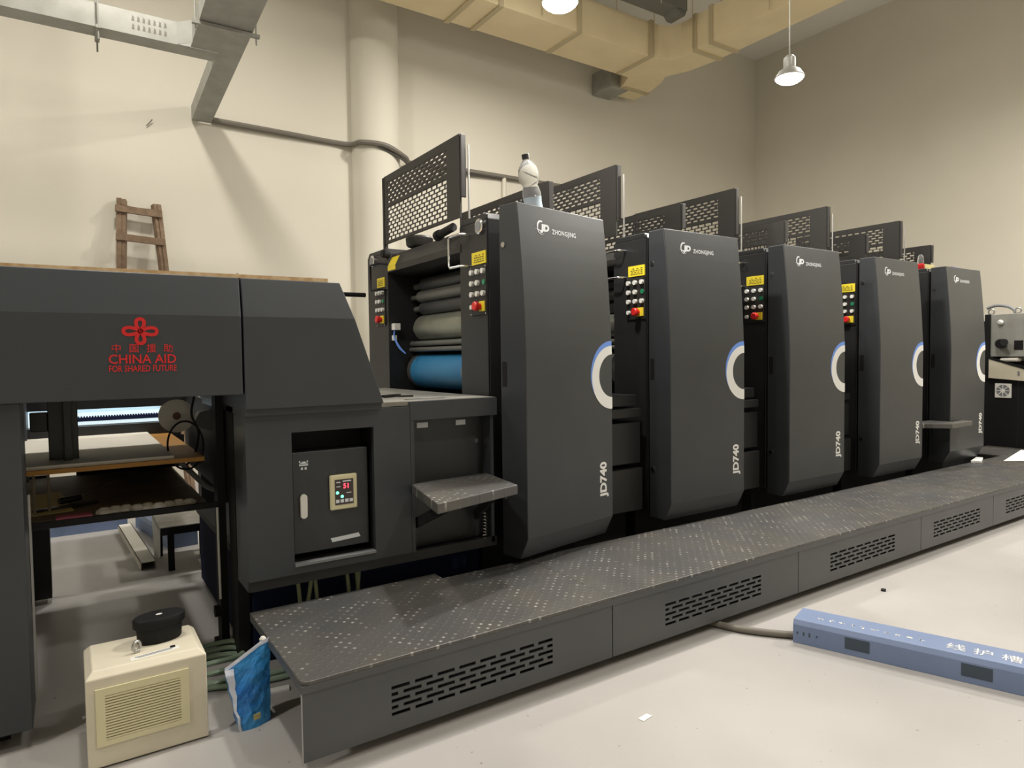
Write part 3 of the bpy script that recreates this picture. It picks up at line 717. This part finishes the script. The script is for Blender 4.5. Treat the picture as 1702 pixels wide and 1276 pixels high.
# ================================================================== RIGHT HAND CABINET
rc = thing('feeder_cabinet', 'dark cabinet with beige sloping box, white fan vent and eyebolts at the right picture edge', 'cabinet', (9.9, 3.0, .343))
part('lower_cabinet', MB().box(9.30, 10.5, 2.55, 3.60, .343, 1.155), m_black, rc, bevel=.004)
part('cabinet_seam', MB().box(9.297, 9.300, 3.245, 3.255, .36, 1.14), m_pressdk, rc)
part('upper_box', MB().box(9.30, 10.5, 2.55, 3.545, 1.42, 1.93), m_galv, rc, bevel=.006)
part('corner_post', MB().box(9.28, 9.36, 3.545, 3.60, 1.155, 1.93), m_black, rc)
cb = part('sloping_control_box', MB().prism([(3.545, 1.165), (3.545, 1.395), (2.75, 1.13), (2.75, 1.10)], 9.26, 9.7, 'YZ'), m_cream, rc, bevel=.004)
part('box_latch', MB().box(9.252, 9.26, 3.225, 3.245, 1.20, 1.25), m_greyplastic, cb, bevel=.003)
part('shelf_board', MB().prism([(3.545, 1.40), (3.545, 1.42), (2.75, 1.155), (2.75, 1.135)], 9.25, 9.8, 'YZ'), m_black, rc)
fv = part('fan_vent', MB().box(9.285, 9.300, 3.315, 3.485, .930, 1.10), m_whitepl, rc, bevel=.006)
fb = MB()
fb.cyl((9.2845, 3.40, 1.015), (9.2835, 3.40, 1.015), .070, 28)
part('fan_opening', fb, m_greyplastic, fv)
fb = MB().cyl((9.283, 3.40, 1.015), (9.279, 3.40, 1.015), .025, 16)
for k in range(8):
    a = 2 * PI * k / 8
    fb.obox((9.281, 3.40 + .048 * math.cos(a), 1.015 + .048 * math.sin(a)), (.001, 0, 0), (0, .026 * math.cos(a), .026 * math.sin(a)), (0, -.004 * math.sin(a), .004 * math.cos(a)))
part('fan_guard_ribs', fb, m_whitepl, fv)
kn = part('black_knob', MB().lathe([(.06, 0), (.06, .05), (.045, .07), (.045, .10)], (9.30, 3.425, 1.575), (-1, -.15, 0), 24), m_blackm, rc, smooth=True)
part('knob_cap', MB().cyl((9.23, 3.37, 1.59), (9.20, 3.365, 1.59), .04, 18), m_chrome, kn, smooth=True)
part('square_hole', MB().box(9.296, 9.301, 3.21, 3.30, 1.50, 1.61), m_black, rc)
part('small_lamp', MB().lathe([(.03, 0), (.03, .02), (.015, .035)], (9.30, 3.44, 1.83), (-1, 0, 0), 16), m_btn, rc, smooth=True)
part('crumpled_sheets', MB().box(9.27, 9.4, 3.25, 3.44, 1.36, 1.405), m_paperg, rc, bevel=.02)
for ey in (3.575, 3.30):
    pts = [(9.40, ey + .032 * math.cos(t), 1.965 + .032 * math.sin(t)) for t in [2 * PI * k / 20 for k in range(20)]]
    part('eyebolt', MB().tube(pts, .009, 8, cyc=True), m_steel, rc, smooth=True)
part('grey_hose', MB().tube(smooth_path([(9.6, 3.70, 2.02), (9.6, 3.60, 2.05), (9.6, 3.48, 2.03), (9.6, 3.41, 1.98), (9.6, 3.40, 1.92)], 6), .018, 10), m_greyplastic, rc, smooth=True)
part('rear_body', MB().box(9.30, 10.5, 3.60, 5.2, .05, 1.85), m_black, rc)

# ================================================================== SMALL THINGS ON THE PRESS
bt = thing('water_bottle', 'empty clear plastic water bottle with dark cap, leaning on top of the first press unit', 'bottle', (2.415, 3.36, 2.352))
bprof = [(.028, 0), (.036, .004), (.038, .03), (.036, .07), (.040, .11), (.036, .135), (.032, .15), (.042, .175), (.045, .20), (.041, .235), (.026, .262), (.014, .275), (.014, .290)]
part('bottle_body', MB().lathe(bprof), m_glass, bt, smooth=True, local=True)
part('bottle_label', MB().lathe([(.0385, .035), (.0378, .07), (.0402, .095)]), m_btlabel, bt, smooth=True, local=True)
part('bottle_cap', MB().lathe([(.0165, .280), (.0165, .302), (.014, .304)]), m_blackm, bt, smooth=True, local=True)
bt.scale = (1.42, 1.42, 1.22)
bt.rotation_euler = (math.radians(3), math.radians(-13), 0)

solo('yellow_box', MB().box(7.36, 7.56, 3.40, 3.52, 2.337, 2.392), m_yelpad, 'small yellow carton lying on top of the last press unit', 'box', bevel=.004)
rb = thing('red_capped_bottle', 'small clear bottle with red base standing on top of the last press unit', 'bottle', (7.31, 3.42, 2.337))
part('red_base', MB().lathe([(.03, 0), (.034, .005), (.034, .05), (.028, .055)]), m_red, rb, smooth=True, local=True)
part('clear_body', MB().lathe([(.026, .055), (.03, .08), (.024, .13), (.010, .15)]), m_glass, rb, smooth=True, local=True)
solo('purple_marker', MB().cyl((7.56, 3.24, 2.348), (7.84, 3.26, 2.348), .012, 10), m_purple, 'thin purple pen lying on top of the last press unit', 'pen', smooth=True)
solo('steel_ruler', MB().obox((1.62, 3.30, 1.2745), (.125, .006, 0), (-.001, .018, 0), (0, 0, .0012)), m_chrome, 'bright steel strip lying on the desk edge beside the hood', 'ruler')
solo('feeler_tool', MB().obox((1.55, 3.60, 1.281), (.06, .03, 0), (-.008, .016, 0), (0, 0, .007)).obox((1.62, 3.56, 1.278), (.04, -.02, 0), (.003, .008, 0), (0, 0, .005)), m_blackm, 'small black hand tool lying on the desk beside the hood', 'tool', bevel=.002)

# plywood on the hood
solo('plywood_sheet', MB().prism([(-1.2, 1.864), (1.06, 1.868), (1.06, 1.886), (-1.2, 1.874)], 3.20, 4.30, 'XZ'), m_ply, 'thin plywood sheet lying on top of the delivery hood', 'board')
oc = thing('wood_offcut', 'small wooden offcut with upright nail lying on the plywood sheet', 'offcut', (.68, 3.5, 1.886))
part('strip', MB().box(.60, .78, 3.50, 3.53, 1.884, 1.896), m_wood, oc)
part('nail', MB().cyl((.71, 3.51, 1.896), (.71, 3.51, 1.925), .004, 6), m_wood, oc)

# ladder leaning on the back wall
ld_ = thing('wooden_ladder', 'rough brown wooden ladder leaning on the back wall behind the delivery hood', 'ladder', (.76, 8.5, 0))
def lp_(x, z, dy=0): return (x, 8.38 + (z / 3.36) * .56 + dy, z)
for x0, x1 in ((.42, .555), (.445, .60)):
    part('ladder_rail', MB().bar(lp_(x0 + .0, 0), lp_(x1, 3.36 if x0 < .43 else 3.35), .05, .07), m_wood, ld_)
for x0, x1 in ((1.14, .945), (1.11, .905)):
    part('ladder_rail', MB().bar(lp_(x0, 0), lp_(x1, 3.33), .045, .07), m_wood, ld_)
for z in (.35, .75, 1.2, 1.6, 2.05, 2.45, 2.89, 3.22):
    hw = .30 - .018 * z
    part('ladder_rung', MB().bar(lp_(.755 - hw - .01, z + .02, -.05), lp_(.755 + hw - .02, z - .01, -.05), .045, .075), m_wood, ld_)
part('twine', MB().tube(smooth_path([lp_(.56, 3.30, -.05), lp_(.68, 3.265, -.05), lp_(.85, 3.26, -.05), lp_(.97, 3.26, -.05)], 5), .006, 6), m_wood, ld_)

# conduit and cables on the back wall
cn = thing('wall_conduit', 'dark conduit running along the back wall and bulging round the white pillar', 'conduit', (4.2, 8.95, 4.4))
path = smooth_path([(1.58, 8.95, 4.44), (2.4, 8.95, 4.43), (3.25, 8.95, 4.42), (3.40, 8.72, 4.41), (3.70, 8.60, 4.38), (4.02, 8.70, 4.30), (4.25, 8.93, 4.30), (5.0, 8.95, 4.33), (7.2, 8.95, 4.33)], 8)
part('cable_bundle', MB().tube(path, .035, 8), m_conduit, cn, smooth=True)
part('cable', MB().tube(smooth_path([(3.6, 8.62, 4.36), (4.0, 8.68, 4.24), (4.3, 8.90, 4.10), (5.0, 8.95, 4.26), (5.8, 8.96, 4.30)], 8), .015, 6), m_cable, cn, smooth=True)
part('drop_conduit', MB().cyl((5.84, 8.96, 0), (5.84, 8.96, 4.31), .035, 10), m_wall, cn, smooth=True)
solo('wall_hook', MB().bar((.86, 8.98, 4.25), (.92, 8.96, 4.33), .01, .01), m_conduit, 'tiny bent hook on the bare back wall above the ladder', 'hook')

# galvanised cable tray
tr = thing('cable_tray', 'galvanised steel cable tray with branch, hung under the ceiling at upper left', 'cable tray', (.8, 7.2, 4.43))
def rise(y): return 4.405 + (8.98 - y) * .085
def sl_plate(mb, x0, x1, y0, y1, h0, h1):       # slab following the gentle slope of the run
    n = len(mb.v)
    for x in (x0, x1):
        for y, h in ((y0, h0), (y1, h0), (y1, h1), (y0, h1)): mb.v.append((x, y, rise(y) + h))
    mb.f += [(n, n + 1, n + 2, n + 3), (n + 7, n + 6, n + 5, n + 4)] + [(n + i, n + (i + 1) % 4, n + 4 + (i + 1) % 4, n + 4 + i) for i in range(4)]
    return mb
cr = MB()
sl_plate(cr, 1.345, 1.565, 7.25, 8.98, 0, .004); sl_plate(cr, 1.100, 1.565, 3.0, 7.25, 0, .004)
sl_plate(cr, 1.345, 1.349, 7.47, 8.98, .004, .17); sl_plate(cr, 1.561, 1.565, 3.0, 8.98, .004, .17); sl_plate(cr, 1.100, 1.104, 3.0, 7.14, .004, .17)
part('cross_run', cr, m_galv, tr)
part('long_run', MB().box(-5.9, 1.345, 7.25, 7.47, 4.545, 4.549).box(-5.9, 1.345, 7.466, 7.47, 4.549, 4.70).box(-5.9, .98, 7.25, 7.254, 4.549, 4.76).prism([(.98, 7.25), (1.10, 7.14), (1.103, 7.144), (.983, 7.254)], 4.549, 4.76, 'XY'), m_galv, tr)
ho = MB()
for r in range(2):
    for k in range(7):
        ho.prism([(.60 + k * .045, 4.60 + r * .075), (.622 + k * .045, 4.60 + r * .075), (.622 + k * .045, 4.635 + r * .075), (.607 + k * .045, 4.65 + r * .075)], 7.2485, 7.2505, 'XZ')
part('punched_holes', ho, m_conduit, tr)
part('hanger', MB().cyl((.33, 7.21, 4.42), (.33, 7.21, ZC), .008, 8).cyl((.33, 7.51, 4.42), (.33, 7.51, ZC), .008, 8).box(.31, .35, 7.19, 7.53, 4.515, 4.543), m_galv, tr)
for y in (6.75, 4.2):
    z = rise(y)
    part('hanger', MB().cyl((1.07, y, z - .10), (1.07, y, ZC), .008, 8).cyl((1.60, y, z - .10), (1.60, y, ZC), .008, 8).box(1.04, 1.63, y - .02, y + .02, z - .035, z - .004), m_galv, tr)

# air duct
du = thing('air_duct', 'large beige L-shaped air duct with tan flanges under the ceiling', 'duct', (7.9, 7.6, 6.0))
zd0, zd1 = 6.0, 6.5
out = [(2.4, 7.36), (4.536, 7.362), (7.55, 7.39), (7.80, 7.32), (7.90, 7.15), (7.90, -2.0), (8.46, -2.0), (8.46, 7.02), (8.40, 7.45), (8.24, 7.80), (8.36, 8.0), (8.47, 8.35), (8.52, 8.80), (8.02, 8.83), (7.90, 8.45), (7.74, 8.14), (2.4, 8.06)]
part('duct_body', MB().prism(out, zd0, zd1, 'XY'), m_duct, du, bevel=.006)
for x in (2.6, 4.35, 4.75, 6.05, 7.45):
    part('flange', MB().box(x, x + .07, 7.345, 8.10, zd0 - .022, zd1 + .02), m_ductrib, du)
for y in (1.2, 2.7, 4.2, 6.55, 6.85):
    part('flange', MB().box(7.88, 8.48, y, y + .07, zd0 - .022, zd1 + .02), m_ductrib, du)
part('flange', MB().box(7.94, 8.50, 8.42, 8.50, zd0 - .02, zd1 + .02), m_ductrib, du)
part('end_bracket', MB().box(7.70, 8.10, 8.52, 8.99, 5.98, 6.34), m_galv, du, bevel=.01)
for x, y in ((2.5, 7.30), (5.4, 7.30), (7.50, 7.32), (7.86, 6.9), (7.86, 5.6), (8.50, 6.9), (8.50, 5.6), (7.5, 8.14)):
    part('hanger_rod', MB().cyl((x, y, 6.02), (x, y, ZC), .007, 6), m_ductrib, du)

dd = thing('dark_duct', 'dark grey rectangular tray hanging above the beige duct at the top of the picture', 'duct', (5.0, 7.0, 6.4))
part('tray_body', MB().box(4.0, 7.55, 6.72, 7.02, 6.40, 6.72), m_darkduct, dd, bevel=.005)
part('end_hook', MB().prism([(7.35, 6.40), (7.55, 6.40), (7.52, 6.33), (7.42, 6.33)], 6.74, 7.0, 'XZ'), m_darkduct, dd)
for x in (4.2, 5.6, 7.0):
    part('hanger_rod', MB().cyl((x, 6.70, 6.35), (x, 6.70, ZC), .007, 6), m_ductrib, dd)
solo('sprinkler_pipe', MB().cyl((7.2, 4.3, 7.2), (9.0, 4.3, 7.2), .02, 8), m_red, 'thin red pipe under the ceiling at the top edge', 'pipe', smooth=True)

# ================================================================== FLOOR THINGS
# dehumidifier
dh = thing('dehumidifier', 'cream metal box with slatted yellow grille standing on the floor at lower left', 'appliance', (.215, 3.0, 0))
bx0, bx1, by0, by1, bz0, bz1 = .012, .418, 2.845, 3.165, .022, .362
bz0 = .006; ch_ = .024; n = 12
body = MB()
body.v = [(x, y, z) for z, q in ((bz0, 0), (bz1 - ch_, 0), (bz1, ch_)) for x, y in ((bx0 + q, by0 + q), (bx1 - q, by0 + q), (bx1 - q, by1 - q), (bx0 + q, by1 - q))]
body.f = [(0, 3, 2, 1), (8, 9, 10, 11)] + [(4 * j + i, 4 * j + (i + 1) % 4, 4 * j + 4 + (i + 1) % 4, 4 * j + 4 + i) for j in (0, 1) for i in range(4)]
bo = part('casing', body, m_cream, dh, bevel=.004)
part('feet', MB().box(bx0 + .03, bx1 - .03, by0 + .03, by1 - .02, 0, .006), m_slot, dh)
gx0, gx1, gz0, gz1 = .042, .352, .085, .300
gr = part('grille', MB().box(gx0, gx0 + .03, by0 - .006, by0 + .002, gz0, gz1).box(gx1 - .03, gx1, by0 - .006, by0 + .002, gz0, gz1).box(gx0 + .03, gx1 - .03, by0 - .006, by0 + .002, gz0, gz0 + .02).box(gx0 + .03, gx1 - .03, by0 - .006, by0 + .002, gz1 - .028, gz1), m_creampl, dh)
part('grille_backing', MB().box(gx0 + .03, gx1 - .03, by0 - .001, by0 + .001, gz0 + .02, gz1 - .028), m_slot, gr)
sl = MB(); n = 16; zz0, zz1 = gz0 + .02, gz1 - .028; pt = (zz1 - zz0) / n
for k in range(n): sl.obox(((gx0 + gx1) / 2, by0 - .003, zz0 + (k + .5) * pt), ((gx1 - gx0) / 2 - .03, 0, 0), (0, .0035, .0010), (0, 0, pt * .27))
part('grille_slats', sl, m_creampl, gr)
part('top_sticker', MB().obox((.245, 2.91, .3625), (.085, .012, 0), (-.002, .016, 0), (0, 0, .0006)), m_whitepl, bo)
part('sticker_print', MB().obox((.245, 2.915, .3635), (.070, .010, 0), (0, .003, 0), (0, 0, .0003)).obox((.245, 2.905, .3635), (.06, .0085, 0), (0, .002, 0), (0, 0, .0003)), m_greyplastic, bo)
part('side_bolt', MB().cyl((bx0 - .012, 3.0, .14), (bx0 + .002, 3.0, .14), .006, 8), m_greyplastic, bo)
cn2 = thing('black_canister', 'oval black lidded canister standing on the cream box', 'canister', (.275, 3.045, .362))
part('canister_body', MB().lathe([(.078, 0), (.082, .006), (.086, .065)], sx=1.0, sy=.62), m_black, cn2, smooth=True, local=True)
part('canister_lid', MB().lathe([(.094, .065), (.097, .070), (.097, .098), (.090, .104)], sx=1.0, sy=.62), m_black, cn2, smooth=True, local=True)
part('lid_spot', MB().lathe([(.012, .104), (.012, .1055)], sx=1.0, sy=.62), m_white, cn2, local=True)
cn2.rotation_euler = (0, 0, math.radians(8))
ri = MB().tube([(.186 + .017 * math.cos(t) * .8, 2.955 + .017 * math.cos(t) * .5, .388 + .019 * math.sin(t)) for t in [2 * PI * k / 18 for k in range(18)]], .0055, 8, cyc=True)
ri.box(.180, .196, 2.948, 2.962, .3625, .372)
solo('lifting_ring', ri, m_steel, 'small steel eyebolt ring standing on the cream box before the black canister', 'ring', smooth=True)
solo('black_chip', MB().box(.300, .318, 2.925, 2.937, .3625, .367), m_black, 'tiny black chip lying on the cream box right of its sticker', 'chip')

# blue bag
bg = thing('blue_bag', 'crumpled shiny blue plastic bag standing on the floor against the platform end', 'bag', (.56, 2.88, 0))
def crumple(v, a):
    r = random.Random(int((v[0] * 13 + v[1] * 71 + v[2] * 37) * 1e4)); return (v[0] + r.uniform(-a, a), v[1] + r.uniform(-a, a), v[2] + r.uniform(-a, a) * .5)
def bag_mesh():
    mb = MB(); nz, nx = 9, 6
    rings = []
    for j in range(nz + 1):
        t = j / nz
        dep = .075 * (1 - t) ** .6 + .008
        ring_ = []
        for i in range(2 * nx):
            k = i if i < nx else 2 * nx - 1 - i
            s_ = k / (nx - 1)
            # top edge rises to the right; left edge narrows upward
            xl, xr = .530 - .045 * t, .655 + .005 * t
            z = t * (.250 + .085 * min(1, s_ * 1.1))
            x = xl + (xr - xl) * s_
            y = 2.815 + .09 * s_ * (1 - t) * .3 + (0 if i < nx else dep * 1.2) + .035 * t - .02 * math.sin(PI * s_) * (1 - t)
            p = crumple((x, y, z), .0045 if 0 < t < 1 else .001)
            ring_.append(p)
        rings.append(ring_)
    m_ = 2 * nx
    for r_ in rings: mb.v += r_
    for j in range(nz):
        for i in range(m_): mb.f.append((j * m_ + i, j * m_ + (i + 1) % m_, (j + 1) * m_ + (i + 1) % m_, (j + 1) * m_ + i))
    mb.f.append(tuple(range(m_))); mb.f.append(tuple(nz * m_ + i for i in range(m_)))
    return mb, rings
bm_, rings = bag_mesh()
part('bag_body', bm_, m_bag, bg)
topr = rings[-1][:6]
se = MB()
for i in range(5):
    a, b = Vector(topr[i]), Vector(topr[i + 1])
    se.poly([a + Vector((0, -.004, -.006)), b + Vector((0, -.004, -.006)), b + Vector((.0, -.002, .010)), a + Vector((0, -.002, .010))])
lefts = [r_[0] for r_ in rings]
for i in range(9):
    a, b = Vector(lefts[i]), Vector(lefts[i + 1]); wd = .008 + .038 * max(0, (i / 9 - .35)); wd2 = .008 + .038 * max(0, ((i + 1) / 9 - .35))
    se.poly([a + Vector((-.002, -.004, 0)), a + Vector((wd, -.006, 0)), b + Vector((wd2, -.006, 0)), b + Vector((-.002, -.004, 0))])
part('bag_seal', se, m_bagw, bg)
part('bag_sticker', MB().obox((.592, 2.796, .052), (.014, .003, 0), (0, 0, .012), (0, .001, 0)), m_yelpad, bg)
part('bag_tip', MB().lathe([(.012, 0), (.014, .012), (.008, .02)], (.640, 2.875, .322)), m_paperg, bg, smooth=True)

# hoses coiled under the machine
hz = MB()
for k in range(3):
    c0 = (.50 + .02 * k, 3.42 + .04 * k); R_ = .17 - .02 * k
    hz.tube([(c0[0] + R_ * 1.1 * math.cos(t), c0[1] + R_ * math.sin(t), .02 + .022 * k + .008 * math.sin(3 * t)) for t in [2 * PI * i / 36 for i in range(36)]], .013, 8, cyc=True)
hz.tube(smooth_path([(.40, 3.28, .016), (.60, 3.20, .016), (.80, 3.16, .016), (1.1, 3.2, .016)], 6), .013, 8)
hz.tube(smooth_path([(.38, 3.33, .016), (.60, 3.25, .016), (.82, 3.22, .016), (1.1, 3.26, .016)], 6), .013, 8)
solo('green_hose_coil', hz, m_hose, 'coiled translucent green hose lying on the floor between cream box and blue bag', 'hose', smooth=True)
solo('white_strip', MB().obox((.70, 3.07, .006), (.09, -.012, 0), (.004, .02, 0), (0, 0, .005)), m_paper, 'white strip lying on the floor behind the blue bag', 'strip')

# blue cable cover in the foreground and two behind the press
def cable_cover(name, A, D, wd, ht, length, label, seg_):
    """A near-left floor corner of the front face, D unit direction along it"""
    D = Vector((*D, 0)).normalized(); Nn = Vector((-D.y, D.x, 0))
    if seg_ < 0: Nn = -Nn
    A = Vector((*A, 0))
    t = thing(name, label, 'cable cover', tuple(A + D * length / 2 + Nn * wd / 2), 'blue steel cable covers')
    P = [(0, 0), (0.0, ht * .80), (.014, ht), (wd - .014, ht), (wd, ht * .80), (wd, 0)]
    mb = MB(); n = len(P)
    for s_ in (0, length):
        mb.v += [tuple(A + D * s_ + Nn * p[0] + Vector((0, 0, p[1]))) for p in P]
    mb.f = [tuple(range(n)), tuple(range(2 * n - 1, n - 1, -1))] + [(i, (i + 1) % n, n + (i + 1) % n, n + i) for i in range(n)]
    b = part('cover_body', mb, m_blue, t, bevel=.002)
    return t, b, A, D, Nn
cc, cb_, A_, D_, N_ = cable_cover('cable_cover', (3.085, 2.045), (.315, -.895), .21, .12, 1.6,
    'long blue steel cable cover with white characters lying on the floor at lower right', 1)
def on_top(s_, n_, z_=.1205): return A_ + D_ * s_ + N_ * n_ + Vector((0, 0, z_))
def on_front(s0, s1, z0, z1, m_, nm, o_=.0012):
    part(nm, MB().obox(A_ + D_ * (s0 + s1) / 2 - N_ * (o_ - .004) + Vector((0, 0, (z0 + z1) / 2)), D_ * (s1 - s0) / 2, N_ * .004, (0, 0, (z1 - z0) / 2)), m_, cc)
on_front(.245, .355, .030, .088, m_bluedk, 'cable_opening')
on_front(.725, .842, .030, .088, m_bluedk, 'cable_opening')
on_front(1.20, 1.32, .030, .088, m_bluedk, 'cable_opening')
for s_, h_ in ((.022, .012), (.052, .018), (.080, .022), (.115, .010)):
    on_front(s_ - .004, s_ + .004, .055 - h_ / 2, .055 + h_ / 2, m_bluedk, 'bolt_hole')
for k, ch in enumerate('线护槽'):
    part('large_character', text_mb(ch, .082, on_top(.70 + k * .105, .085), D_, N_, .0008), m_white, cc)
rg = random.Random(3)
for k in range(10):
    sb = MB(); c0 = (.115 + k * .0495, .088)
    for q in range(4):
        ds, dn = rg.uniform(-.012, .012), rg.uniform(-.012, .012)
        if rg.random() < .6: L_, W_ = rg.uniform(.008, .014), .0022
        else: L_, W_ = .0022, rg.uniform(.006, .012)
        sb.obox(on_top(c0[0] + ds * .5, c0[1] + dn * .5, .1206), D_ * L_, N_ * W_, (0, 0, .0002))
    part('small_character', sb, m_white, cc)
cable_cover('cable_cover', (-1.0, 6.90), (1, 0), .24, .13, 1.40, 'blue steel cable cover on the floor far behind, seen through the delivery opening', 1)
cable_cover('cable_cover', (.46, 6.88), (.16, -1), .22, .13, 1.0, 'blue steel cable cover behind the press, next to the long beige channel', 1)
gc = MB().tube(smooth_path([(2.90, 2.44, .02), (2.96, 2.28, .02), (3.06, 2.14, .02), (3.13, 2.06, .022), (3.16, 2.0, .03)], 8), .018, 10)
solo('ribbed_conduit', gc, m_conduit, 'short grey ribbed cable running from the platform to the blue cover', 'cable', smooth=True)
# channel lying on the floor behind
pk = MB(); a = Vector((.32, 6.80, 0)); b = Vector((.385, 5.42, 0)); d_ = (b - a).normalized(); n_ = Vector((-d_.y, d_.x, 0))
for u0, u1, z0, z1 in ((0, .005, 0, .055), (0, .10, .050, .055), (.095, .10, 0, .055)):
    pk.obox((a + b) / 2 + n_ * (u0 + u1) / 2 + Vector((0, 0, (z0 + z1) / 2)), n_ * (u1 - u0) / 2, (b - a) / 2, (0, 0, (z1 - z0) / 2))
solo('steel_channel', pk, m_paperg, 'long beige steel channel lying on the floor behind the press', 'channel')
# low steel table behind
tb = thing('low_table', 'low dark-legged steel table standing behind the press, seen under the hood', 'table', (.72, 5.45, 0))
part('table_top', MB().box(.50, .98, 5.25, 5.80, .30, .325), m_desk, tb, bevel=.003)
part('table_rim', MB().box(.50, .98, 5.235, 5.25, .27, .322), m_black, tb)
for x, y in ((.57, 5.30), (.94, 5.30), (.54, 5.75), (.94, 5.75)):
    part('leg', MB().box(x - .02, x + .02, y - .02, y + .02, 0, .30), m_black, tb)
part('side_sheet', MB().prism([(5.25, .30), (5.80, .30), (5.70, .02), (5.30, .10)], .498, .502, 'YZ'), m_galv, tb)
solo('dark_box', MB().box(.80, .93, 5.5, 5.62, .0, .19), m_black, 'small black box standing on the floor beneath the low steel table', 'box', bevel=.004)

# tools and papers on the lower tray
sd = thing('screwdriver', 'black-handled screwdriver lying on the brown tray under the hood', 'screwdriver', (.06, 4.1, .786))
part('handle', MB().cyl((-.06, 4.02, .803), (.03, 4.06, .806), .017, 12), m_blackm, sd, smooth=True)
part('shank', MB().cyl((.03, 4.06, .806), (.20, 4.30, .835), .005, 8), m_steel, sd, smooth=True)
solo('black_wrench', MB().obox((-.03, 3.92, .792), (.13, .05, 0), (-.008, .016, 0), (0, 0, .006)).cyl((-.14, 3.88, .786), (-.14, 3.88, .80), .022, 14), m_blackm, 'flat black wrench lying on the brown tray under the hood', 'wrench', bevel=.002)
solo('yellow_sheet', MB().obox((-.13, 4.1, .7865), (.10, .02, 0), (-.03, .30, 0), (0, 0, .0012)), m_yelpad, 'yellowish crumpled paper on the left end of the brown tray', 'paper')
solo('pink_cloth', MB().obox((.0, 3.66, .790), (.07, 0, 0), (0, .05, 0), (0, 0, .005)), m_pink, 'dark pink cloth scrap on the front edge of the brown tray', 'cloth', bevel=.004)
rg = MB()
rr = random.Random(5)
for k in range(9):
    x = .12 + k * .045
    rg.lathe([(.026 + rr.uniform(0, .01), 0), (.03, .012), (.012, .026)], (x, 3.66 + rr.uniform(-.02, .03), .785), seg=9, sx=1.2)
solo('crumpled_rag', rg, m_paperg, 'long crumpled beige rag along the front edge of the brown tray', 'rag')

# papers and litter
solo('white_sheet', MB().prism([(8.10, 2.95), (9.15, 3.16), (9.15, 2.70), (8.55, 2.62)], .3425, .3445, 'XY'), m_paper, 'large white paper sheet lying on the far end of the platform', 'paper')
solo('paper_scrap', MB().prism([(7.72, 3.10), (8.02, 3.17), (8.03, 3.11), (7.76, 3.02)], .343, .368, 'XY'), m_paper, 'small white scrap lying on the platform below the last tall unit', 'paper', bevel=.004)
solo('floor_paper_scrap', MB().obox((1.937, 1.957, .002), (.028, .004, 0), (-.003, .013, 0), (0, 0, .002)), m_paper, 'small white scrap lying on the bare floor in front of the platform', 'paper')
solo('floor_crumb', MB().obox((4.22, 2.17, .004), (.018, .008, 0), (-.005, .012, 0), (0, 0, .004)), m_black, 'small black crumb on the floor beyond the blue cable cover', 'litter')
